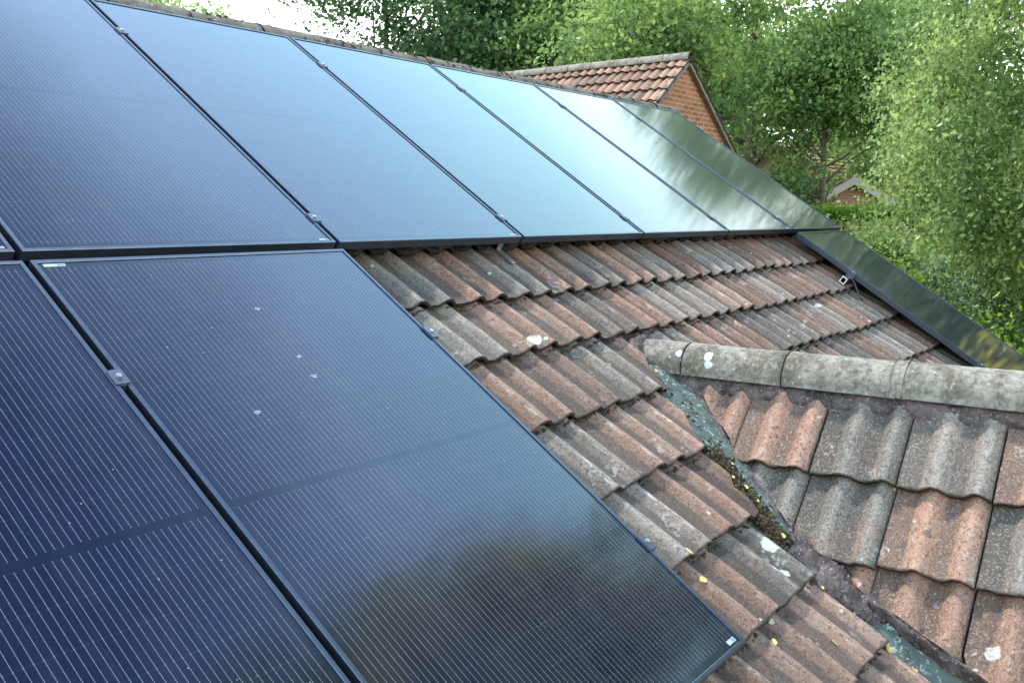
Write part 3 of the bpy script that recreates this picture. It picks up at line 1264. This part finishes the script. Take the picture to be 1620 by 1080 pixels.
def rail(u0, u1, s, lab):
    r = on_roof('mounting_rail', u0, s, -FR_D - .002)
    L = u1 - u0
    m = MB()
    w, hh, t = .044, .050, .0035
    m.box((0.004, -w / 2, -t), (L - .004, w / 2, 0))
    m.box((0.004, -w / 2, -hh), (L - .004, w / 2, -hh + t))
    m.box((0.004, -w / 2, -hh + t), (L - .004, -w / 2 + t, -t))
    m.box((0.004, w / 2 - t, -hh + t), (L - .004, w / 2, -t))
    m.build('rail_profile', M_RAIL, r)
    for x in (0.0, L - .0038):
        k = MB()
        t2 = .007
        k.box((x, -w / 2, -t2), (x + .0038, w / 2, 0))
        k.box((x, -w / 2, -hh), (x + .0038, w / 2, -hh + t2))
        k.box((x, -w / 2, -hh + t2), (x + .0038, -w / 2 + t2, -t2))
        k.box((x, w / 2 - t2, -hh + t2), (x + .0038, w / 2, -t2))
        k.build('cut_end', M_RAILEND, r)
    tag(r, lab, 'rail', 'rails carrying the panels')


S1, S2, S3, S4 = .31, 1.735, 2.42, 3.43
rail(-1.25, 7.0, S1, 'metal rail under the upper ends of the upper row of panels')
rail(-1.25, 7.0, S2, 'metal rail under the lower ends of the upper row of panels')
rail(-1.25, 1.165, S3, 'upper metal rail under the two near panels of the lower row')
rail(-1.25, 1.165, S4, 'lower metal rail under the two near panels of the lower row')
rail(5.655, 6.96, S3 + .02, 'metal rail with a square cut end sticking out left of the far lower panel')
rail(5.735, 6.96, S4 + .08, 'metal rail under the bottom of the far lower panel beside the wing ridge')


def make_clamp(end=False):
    c = empty('panel_clamp')
    if not end:
        m = MB()
        m.box((-.020, -.025, .0006), (.020, .025, .0042), .0012)
        m.build('plate', M_CLAMP, c)
        k = MB()
        k.box((-.0085, -.030, -.040), (.0085, .030, .0006))
        k.build('spacer', M_CLAMP, c)
    else:
        m = MB()
        m.box((-.012, -.030, .0006), (.018, .030, .0042), .0012)
        m.box((.0015, -.030, -.040), (.020, .030, .0005))
        m.build('plate', M_CLAMP, c)
    b = MB()
    xo = .0 if not end else .007
    b.tube([(xo, 0, .0042), (xo, 0, .0095)], [.0078, .0072], 14)
    b.build('bolt', M_BOLT, c)
    return c


ORD = ['first', 'second', 'third', 'fourth', 'fifth', 'sixth']
cl = make_clamp()
ce = make_clamp(True)
ce_used = cl_used = False


def place_clamp(u, s, lab, end=False, flip=False):
    global ce_used, cl_used
    src = ce if end else cl
    first = (end and not ce_used) or (not end and not cl_used)
    if first:
        c = src
        if end:
            ce_used = True
        else:
            cl_used = True
    else:
        c = src.copy()
        COL.objects.link(c)
        for ch in src.children:
            d = ch.copy()
            COL.objects.link(d)
            d.parent = c
    c.location = roof(u, s)
    if flip:
        mw = Matrix.Rotation(TH, 4, 'X') @ Matrix.Rotation(math.pi, 4, 'Z')
        c.rotation_euler = mw.to_euler()
    else:
        c.rotation_euler = (TH, 0, 0)
    tag(c, lab, 'clamp', 'clamps holding the panels')


for k in range(1, 6):
    for s, nm in ((S1, 'upper'), (S2, 'lower')):
        place_clamp(k * PU - GU / 2, s, '%s clamp in the %s seam from the left of the upper panel row' % (nm, ORD[k - 1]))
place_clamp(-GU / 2, S3, 'silver lit clamp in the seam between the two near lower panels')
place_clamp(PW, S3, 'upper clamp on the bare right edge of the near lower panel', True)
place_clamp(PW, S4, 'lower clamp on the bare right edge of the near lower panel', True)
place_clamp(5 * PU, S3 + .02, 'dark clamp above the square rail end on the far lower panel', True, True)
place_clamp(5 * PU, S4 + .08, 'clamp at the bottom of the far lower panel beside the wing ridge', True, True)
place_clamp(6 * PU - GU, S1, 'upper clamp on the outer end of the last upper panel', True)
place_clamp(6 * PU - GU, S2, 'lower clamp on the outer end of the last upper panel', True)


def hook(u, s0, s1, lab):
    h = on_roof('roof_hook', u, s0, HB + .058)
    m = MB()
    L = s1 - s0
    m.box((-.016, -L, 0), (.016, 0, .006), .001)
    m.box((-.016, 0.0005, 0), (.016, .006, .075), .001)
    m.build('strap', M_STEEL, h)
    tag(h, lab, 'roof hook', 'steel hooks under the panel rails')


hook(2.235, PH - .045, PH + .060, 'pale steel roof hook showing below the third panel of the upper row')
# curved hook at the square rail end
hk = on_roof('roof_hook', 5.735, S3 + .05, HB + .05)
m = MB()
pp = [(0, .03, .075), (.0, -.02, .070), (.004, -.05, .050), (.0, -.085, .030), (-.004, -.12, .008), (0, -.15, 0)]
m.tube(pp, [.005, .0055, .0055, .005, .005, .004], 8)
m.build('strap', M_RAIL, hk, True)
tag(hk, 'curved steel hook hanging below the square rail end', 'roof hook', 'steel hooks under the panel rails')

# black cable sagging at the rail end is hidden in the panel shadow: none built

# ------------------------------------------------------------------ brick gable building behind
GX, GY, GZ = 13.14, 3.0, 1.63
GP = rad(35.75)
gh = empty('brick_gable_house', (GX, GY + 4, GROUND))
tag(gh, 'orange brick gable with red tiled roof rising behind the far end of the ridge', 'house')
GOFF = Matrix.Translation(Vector((-GX, -(GY + 4), -GROUND)))


def gpart(o):
    o.parent = gh
    o.matrix_parent_inverse = GOFF
    return o


GC, GSn = math.cos(GP), math.sin(GP)


def gnear(v, w, h):
    return Vector((GX - w * GC - h * GSn, GY - .10 + v, GZ - .06 - w * GSn + h * GC))


def gfar(v, w, h):
    return Vector((GX + w * GC + h * GSn, GY - .10 + v, GZ - .06 - w * GSn + h * GC))


wr = [.0] + [.33 + .34 * k for k in range(12)]
gpart(tile_field('roof_slope', gnear, wr, [.0 + .33 * k for k in range(34)], lambda r, c: (random.choice((.2, .9, 1, 1)), random.random()), M_OTILE, None, nu=15, ns=4, bed=-.03, lift=.05, thick=.03))
gpart(tile_field('roof_slope', gfar, wr, [.0 + .33 * k for k in range(34)], lambda r, c: (random.choice((.2, .9, 1, 1)), random.random()), M_OTILE, None, nu=7, ns=3, bed=-.03))
HW = 3.7
ez = GZ - .06 - HW * math.tan(GP)
V = [(GX - HW, GY, GROUND), (GX + HW, GY, GROUND), (GX + HW, GY, ez - .05), (GX, GY, GZ - .13), (GX - HW, GY, ez - .05),
     (GX - HW, GY + 10.5, GROUND), (GX + HW, GY + 10.5, GROUND), (GX + HW, GY + 10.5, ez - .05), (GX, GY + 10.5, GZ - .13), (GX - HW, GY + 10.5, ez - .05)]
gpart(mesh_obj('wall', V, [(0, 1, 2, 3, 4), (9, 8, 7, 6, 5), (0, 5, 6, 1), (1, 6, 7, 2), (2, 7, 8, 3), (3, 8, 9, 4), (4, 9, 5, 0)], M_BRICK))
for sg in (-1, 1):
    b = MB()
    # verge board with the mortar line above it
    n_ = Vector((sg * GSn, 0, GC))
    a0 = Vector((GX, GY - .05, GZ - .06)) - n_ * .045
    b0 = Vector((GX + sg * HW * 1.05, GY - .05, GZ - .06 - HW * 1.05 * math.tan(GP))) - n_ * .045
    up = Vector((0, 0, .10))
    b.add([a0 + Vector((0, -.03, -.06)), b0 + Vector((0, -.03, -.06)), b0 + Vector((0, -.03, .055)), a0 + Vector((0, -.03, .055)),
           a0 + Vector((0, .06, -.06)), b0 + Vector((0, .06, -.06)), b0 + Vector((0, .06, .055)), a0 + Vector((0, .06, .055))],
          [(0, 1, 2, 3), (7, 6, 5, 4), (3, 2, 6, 7), (0, 4, 5, 1), (1, 5, 6, 2), (0, 3, 7, 4)])
    gpart(b.build('verge_board', M_BBOARD))
for k in range(22):
    y0 = GY - .10 + .46 * k
    gpart(ridge_piece(Vector((GX, y0, GZ - .10)), Vector((GX, y0 + .45, GZ - .10)), .12, M_RIDGE, 'ridge_tile', 95, seed=200 + k))


# ------------------------------------------------------------------ small far buildings
def small_house(name, loc, rz, w, d, eave, apex, wallm, label, board):
    h = empty(name, loc, rz=rz)
    # gable faces local -Y
    V = [(-w, 0, 0), (w, 0, 0), (w, 0, eave), (0, 0, apex), (-w, 0, eave), (-w, d, 0), (w, d, 0), (w, d, eave), (0, d, apex), (-w, d, eave)]
    mesh_obj('wall', V, [(0, 1, 2, 3, 4), (9, 8, 7, 6, 5), (0, 5, 6, 1), (1, 6, 7, 2), (2, 7, 8, 3), (3, 8, 9, 4), (4, 9, 5, 0)], wallm, h)
    pit = math.atan2(apex - eave, w)
    c, s = math.cos(pit), math.sin(pit)
    L = math.hypot(w, apex - eave) + .3
    nr = int(L / .33) + 1
    for sg in (-1, 1):
        tile_field('roof', lambda v, q, hh, sg=sg: Vector((sg * (q * c + hh * s), -.15 + v, apex + .05 - q * s + hh * c)), [.33 * k for k in range(nr)],
                   [.33 * k for k in range(int((d + .3) / .33) + 1)], lambda r, cc: (1.0, random.random()), M_OTILE, h, nu=7, ns=3)
        b = MB()
        b.add([(0, -.19, apex - .13), (sg * w * 1.08, -.19, apex - .13 - (apex - eave) * 1.08), (sg * w * 1.08, -.19, apex + .07 - (apex - eave) * 1.08), (0, -.19, apex + .07),
               (0, -.14, apex - .13), (sg * w * 1.08, -.14, apex - .13 - (apex - eave) * 1.08), (sg * w * 1.08, -.14, apex + .07 - (apex - eave) * 1.08), (0, -.14, apex + .07)],
              [(0, 1, 2, 3), (7, 6, 5, 4), (3, 2, 6, 7), (0, 4, 5, 1), (1, 5, 6, 2), (0, 3, 7, 4)])
        b.build('verge_board', board, h)
    wnd = MB()
    wnd.box((-.6, -.04, 1.0), (.6, -.01, 2.1))
    f = wnd.build('window', M_WHITEP, h)
    pn = MB()
    pn.box((-.54, -.05, 1.06), (-.02, -.042, 2.04))
    pn.box((.02, -.05, 1.06), (.54, -.042, 2.04))
    pn.build('pane', M_FRAME, f)
    tag(h, label, 'house')
    return h


p = bearing(16.85, 26, GROUND)
small_house('small_brick_house', p, rad(17.4 - 90 + 4), 2.6, 5, GROUND * -1 - .96 - .62, GROUND * -1 - .96 + .92, M_BRICK2, 'pink brick gable with white verge board seen beyond the roof end among trees', M_WHITEP)
p = bearing(21.0, 34, GROUND)
small_house('small_brick_house', p, rad(21 - 90 - 30), 3.4, 6, 4.9, 6.6, M_BRICK2, 'red brick house mostly hidden by dark trees, above the far upper panel corner', M_BBOARD)

# greenhouse glimpsed between the shrubs
gp = bearing(11.9, 17, GROUND)
gr = empty('greenhouse', gp, rz=rad(10.6 - 90 + 20))
m = MB()
L, Wd, He, Ha = 2.4, 2.4, 2.7, 3.55
for i in range(7):
    x = -L / 2 + L * i / 6
    m.bar((x, 0, 0), (x, 0, He), .05, .05)
    m.bar((x, Wd, 0), (x, Wd, He), .05, .05)
    m.bar((x, 0, He), (x, Wd / 2, Ha), .05, .05)
    m.bar((x, Wd, He), (x, Wd / 2, Ha), .05, .05)
for (y, z) in ((0, .9), (0, He), (Wd, He), (Wd / 2, Ha), (0, .08)):
    m.bar((-L / 2, y, z), (L / 2, y, z), .06, .06)
m.build('frame', M_GFRAME, gr)
tgl = NT('greenhouse_glass')
tgl.set((.45, .55, .55), .15, 0)
tgl.bs.inputs['Alpha'].default_value = .45
m = MB()
m.add([(-L / 2, .0, .1), (L / 2, .0, .1), (L / 2, .0, He), (-L / 2, .0, He), (L / 2, Wd / 2, Ha), (-L / 2, Wd / 2, Ha), (L / 2, Wd, He), (-L / 2, Wd, He), (L / 2, Wd, .1), (-L / 2, Wd, .1)],
      [(0, 1, 2, 3), (3, 2, 4, 5), (5, 4, 6, 7), (7, 6, 8, 9)])
m.build('glazing', tgl.m, gr)
tag(gr, 'pale framed greenhouse glimpsed low between the shrubs at the right', 'greenhouse')

# ------------------------------------------------------------------ trees
M_BIRCH = leaf_material('light_birch_leaves', [(.030, .066, .020), (.105, .185, .055), (.225, .320, .105), (.420, .470, .180)], .40)
M_MIDL = leaf_material('mid_green_leaves', [(.034, .084, .026), (.100, .190, .056), (.190, .300, .090), (.340, .420, .130)], .48)
M_DARK = leaf_material('dark_green_leaves', [(.014, .038, .015), (.034, .084, .032), (.070, .145, .050), (.150, .220, .066)], .34)
M_BLUEG = leaf_material('blue_green_leaves', [(.028, .066, .020), (.072, .150, .042), (.140, .240, .066), (.230, .310, .085)], .44)
M_GOLD = leaf_material('painted_sunlit_leaves', [(.22, .25, .04), (.42, .43, .06), (.58, .52, .09)], .5)  # sunlight painted in: leaf colours raised so the reflected tree looks lit
M_HEDGE = leaf_material('bright_hedge_leaves', [(.060, .130, .012), (.100, .200, .018), (.160, .270, .025), (.22, .32, .04)], .5)


def leaf_mesh(name, centers, size, mat, parent, droop=0.0, aspect=1.7):
    n = len(centers)
    d = rng.normal(size=(n, 3))
    d[:, 2] -= droop
    d /= np.linalg.norm(d, axis=1)[:, None]
    r = rng.normal(size=(n, 3))
    r[:, 2] += .4
    s = np.cross(d, r)
    s /= (np.linalg.norm(s, axis=1)[:, None] + 1e-9)
    sz = size * rng.uniform(.45, 1.55, size=(n, 1))
    up = np.cross(d, s)
    a = centers - d * sz * .5
    b = centers + s * sz * .5 / aspect + up * sz * .08
    c = centers + d * sz * .5
    e = centers - s * sz * .5 / aspect + up * sz * .08
    V = np.stack([a, b, c, e], 1).reshape(-1, 3).astype(np.float32)
    me = bpy.data.meshes.new(name)
    me.vertices.add(4 * n)
    me.vertices.foreach_set('co', V.ravel())
    me.loops.add(4 * n)
    me.loops.foreach_set('vertex_index', np.arange(4 * n, dtype=np.int32))
    me.polygons.add(n)
    me.polygons.foreach_set('loop_start', np.arange(0, 4 * n, 4, dtype=np.int32))
    me.polygons.foreach_set('loop_total', np.full(n, 4, dtype=np.int32))
    me.update()
    me.validate()
    me.materials.append(mat)
    o = bpy.data.objects.new(name, me)
    return link(o, parent)


def make_tree(name, az, dist, blobs, nclump, nleaf, lsize, mat, label, trunk_r=.2, bark=None, clump=.55, droop=.3, flat=.6, lean=0.0, limbs=12, base=None, cat='tree', group=None, hang=0.0, trunk=True):
    """blobs = [(side, depth, z, rx, rz)] crown masses relative to the trunk foot, side is to the right as seen from the camera"""
    loc = bearing(az, dist, GROUND if base is None else base)
    t = empty(name, loc, rz=rad(az))
    bark = bark or M_BARK
    cents = []
    wts = np.array([b[3] * b[3] * b[4] for b in blobs])
    wts = wts / wts.sum()
    for k in range(nclump):
        b = blobs[rng.choice(len(blobs), p=wts)]
        v = rng.normal(size=3)
        v /= np.linalg.norm(v)
        r = rng.uniform(.35, 1.0) ** .45 * rng.uniform(.9, 1.06)
        cents.append((b[1] + v[0] * b[3] * r, -b[0] + v[1] * b[3] * r, b[2] - loc.z + v[2] * b[4] * r))
    cents = np.array(cents)
    cs = clump * rng.uniform(.55, 1.4, size=nclump)
    idx = rng.integers(0, nclump, size=nleaf)
    off = rng.normal(size=(nleaf, 3)) * cs[idx][:, None]
    off[:, 2] *= flat
    P = cents[idx] + off
    if hang > 0:
        P[:, 2] -= rng.exponential(hang, size=nleaf) * (rng.random(nleaf) < .5)
    leaf_mesh('crown', P, lsize, mat, t, droop)
    if trunk:
        m = MB()
        zt = max(b[2] + b[4] * .5 for b in blobs) - loc.z
        tx = 0.0
        path, rr = [], []
        for k in range(9):
            f = k / 8
            path.append((.12 * math.sin(f * 3 + az) * f, lean * f * zt + .12 * math.sin(f * 4 + dist) * f, zt * f))
            rr.append(trunk_r * (1.25 if k == 0 else 1) * (1 - .82 * f))
        m.tube(path, rr, 10)
        order = rng.permutation(nclump)[:limbs]
        for k in order:
            c = cents[k]
            f = max(.42, min(.88, (c[2] / zt) * .74))
            i = f * 8
            i0 = int(i)
            a = Vector(path[i0]).lerp(Vector(path[min(i0 + 1, 8)]), i - i0)
            b = Vector(c)
            mid = a.lerp(b, .5) + Vector((0, 0, -.06 * (b - a).length)) + Vector(rng.normal(size=3) * .08 * (b - a).length)
            r0 = trunk_r * (1 - .8 * f) * .48
            q1 = a.lerp(mid, .5) + Vector(rng.normal(size=3) * .04 * (b - a).length)
            q2 = mid.lerp(b, .5) + Vector(rng.normal(size=3) * .04 * (b - a).length)
            m.tube([a, q1, mid, q2, b], [r0, r0 * .8, r0 * .6, r0 * .38, r0 * .15], 6)
            for tw in range(3):
                st = mid.lerp(b, rng.uniform(.1, .8))
                en = st + Vector(rng.normal(size=3)) * .28 * (b - a).length
                m.tube([st, st.lerp(en, .5) + Vector((0, 0, .05)), en], [r0 * .32, r0 * .2, r0 * .08], 5)
        m.build('trunk', bark, t, True)
    tag(t, label, cat, group)
    return t


# (side, depth, z, rx, rz)
make_tree('birch_tree', 7.2, 14.5, [(.2, 0, .4, 2.35, 2.5), (-.5, .3, -.2, 1.4, 1.3), (1.4, -.3, -.8, 1.7, 2.0), (1.4, 0, -3.0, 1.7, 1.2)], 440, 150000, .062, M_BIRCH,
          'tall light green birch with fine hanging leaves filling the right side', .15, M_BARK, .20, 1.0, 1.25, hang=.22, limbs=9)
make_tree('broadleaf_tree', 22.4, 24.5, [(.4, 0, 4.2, 4.4, 2.3), (-3.4, 1, 2.6, 2.2, 1.8), (3.4, 0, 1.9, 1.8, 1.0), (1.6, 0, 1.6, 1.4, .9), (-1.6, 0, 2.2, 1.4, .9)], 190, 60000, .125, M_MIDL,
          'tall tree with a bare upright trunk and airy crown right of the brick gable', .27, None, .42, .3, .6, limbs=16)
make_tree('broadleaf_tree', 18.7, 21.5, [(.4, 0, 1.8, 1.5, 1.0), (-.9, 0, 1.5, 1.0, .7), (1.7, 0, 1.7, 1.0, .8), (.6, 0, 2.6, 1.0, .6), (-.75, 0, .15, .45, .8)], 120, 38000, .095, M_BLUEG,
          'dense dark green tree between the brick gable and the birch', .12, None, .32, .4, .7, limbs=8)
make_tree('broadleaf_tree', 14.6, 32, [(0, 0, 2.0, 2.4, 2.2), (.5, 0, 4.2, 1.9, 1.3), (0, 0, -.6, 2.0, 1.6)], 100, 30000, .12, M_MIDL,
          'mid green tree just behind and left of the birch', .22, None, .5, .4, .7, limbs=8)
make_tree('broadleaf_tree', 31.0, 30, [(0, 0, 3.8, 3.4, 2.8), (-1.0, 0, 6.2, 2.8, 1.6), (1.6, 0, 1.6, 2.8, 1.8)], 130, 44000, .15, M_MIDL,
          'mid green tree directly above the brick gable roof', .26, None, .52, .3, .6, limbs=14)
make_tree('broadleaf_tree', 37.4, 31, [(0, 0, 3.0, 3.2, 3.0), (0, 0, 6.2, 2.4, 1.6), (-1.4, 0, .2, 2.4, 1.5)], 140, 46000, .16, M_DARK,
          'darkest dense tree behind the middle of the roof ridge', .30, None, .55, .3, .6, limbs=14)
make_tree('broadleaf_tree', 43.4, 30, [(.2, 0, 2.9, 2.3, 1.4), (-1.6, 0, 6.0, 1.9, 1.5), (1.6, 0, 5.2, 2.2, 2.2)], 80, 15000, .15, M_DARK,
          'thin crowned tree with sky gaps, at the left end of the row of trees', .20, None, .48, .3, .6, limbs=20)
make_tree('broadleaf_tree', 55.6, 30, [(0, 0, 3.2, 2.3, 2.4), (.8, 0, 1.6, 1.4, 1.8)], 90, 22000, .14, M_MIDL,
          'light green tree top peeping over the ridge at the top left', .2, None, .5, .3, .6, limbs=8)
make_tree('broadleaf_tree', 28.0, 44, [(0, 0, 3.5, 5.6, 4.4), (-6, 0, 3.0, 5.0, 4.0), (5.0, 0, 3.0, 4.6, 4.0)], 200, 40000, .28, M_MIDL,
          'distant pale tree mass seen through the gaps behind the brick gable', .4, None, .8, .3, .6, limbs=8)
make_tree('broadleaf_tree', 41.0, 46, [(0, 0, 2.0, 6.0, 2.4), (-5, 0, 1.0, 3.0, 1.6)], 100, 22000, .26, M_HEDGE,
          'distant sunlit yellow green tree glimpsed under the dark trees', .4, None, .7, .3, .6, limbs=6)
make_tree('broadleaf_tree', 13.0, 42, [(0, 0, .6, 6.0, 3.2), (6, 0, 1.0, 6, 3.4), (-6, 0, .2, 3.5, 2.4)], 130, 30000, .26, M_DARK,
          'distant dark tree mass behind the birch at the right', .4, None, .8, .3, .6, limbs=6)
make_tree('broadleaf_tree', -13.0, 13.0, [(.2, 0, 13.4, 3.0, 3.2), (0, 0, 6.6, 3.1, 7.5), (-1.0, 0, 1.0, 2.5, 3.0), (.8, 0, -1.2, 2.8, 2.4)], 260, 75000, .13, M_MIDL,
          'tall tree beyond the right edge that the near panel reflects', .26, None, .42, .4, .8, limbs=8)
make_tree('broadleaf_tree', -4.4, 10.5, [(.15, 0, 6.1, 1.05, 3.2), (.3, 0, -.4, 1.3, 2.2), (-.9, 0, .4, 1.0, 2.2)], 200, 52000, .10, M_GOLD,
          'light tree just outside the right edge, mirrored in the far lower panel', .16, M_PBARK, .30, .5, .9, limbs=6)
# shrubs below
make_tree('shrub', 10.2, 11.6, [(0, 0, -3.2, 1.1, 1.0), (.9, 0, -3.4, 1.0, .9), (-.9, .2, -3.5, .9, .9)], 70, 26000, .055, M_HEDGE,
          'sunlit yellow green shrub low beside the far lower panel', .05, None, .22, .3, .8, cat='shrub')
make_tree('shrub', 9.0, 16.8, [(.5, 0, -1.8, 1.0, 1.5), (-.2, 0, -2.8, 1.2, 1.3)], 60, 24000, .060, M_DARK,
          'dark shrub at the right edge under the birch', .06, None, .26, .3, .8, cat='shrub')
make_tree('shrub', 14.6, 18.0, [(0, 0, -2.2, .6, .9), (-.4, 0, -1.8, .5, .7)], 60, 22000, .065, M_MIDL,
          'green shrub between the hedge and the greenhouse', .06, None, .24, .3, .8, cat='shrub')
make_tree('shrub', 14.9, 17.0, [(0, 0, -2.35, .9, .62), (-.6, 0, -2.5, .6, .5)], 40, 12000, .055, M_HEDGE,
          'bright yellow green shrub at the far corner of the roof', .05, None, .2, .3, .8, cat='shrub')

make_tree('shrub', 19.8, 24.0, [(0, 0, -.9, .55, .9), (-.8, 0, -1.0, .4, .7)], 40, 9000, .09, M_DARK,
          'dark shrub in front of the hidden red brick house', .08, None, .24, .3, .8, limbs=6, cat='shrub')
# clipped hedge
hp = bearing(15.0, 20, GROUND)
hd = empty('hedge', hp, rz=rad(16.6))
n_ = 36000
w_, d_, h_ = 4.0, 1.2, 4.32
P = np.stack([rng.uniform(0, d_, n_), rng.uniform(-w_ / 2, w_ / 2, n_), rng.uniform(.1, h_, n_)], 1)
face = rng.integers(0, 3, n_)
P[face == 0, 0] = rng.normal(.05, .07, (face == 0).sum())
P[face == 1, 2] = h_ + rng.normal(0, .06, (face == 1).sum())
leaf_mesh('foliage', P, .075, M_HEDGE, hd, .1)
m = MB()
for k in range(8):
    y = -w_ / 2 + .3 + k * .54
    m.tube([(.6, y, 0), (.62, y + .05, 1.5), (.58, y - .03, 3.2)], [.06, .045, .02], 7)
m.build('stems', M_BARK, hd, True)
tag(hd, 'clipped bright green hedge in front of the pink brick gable', 'hedge')

for o in list(COL.objects):
    if o.parent is None and o.type == 'MESH' and 'kind' not in o.keys() and 'label' not in o.keys():
        print('UNTAGGED', o.name)
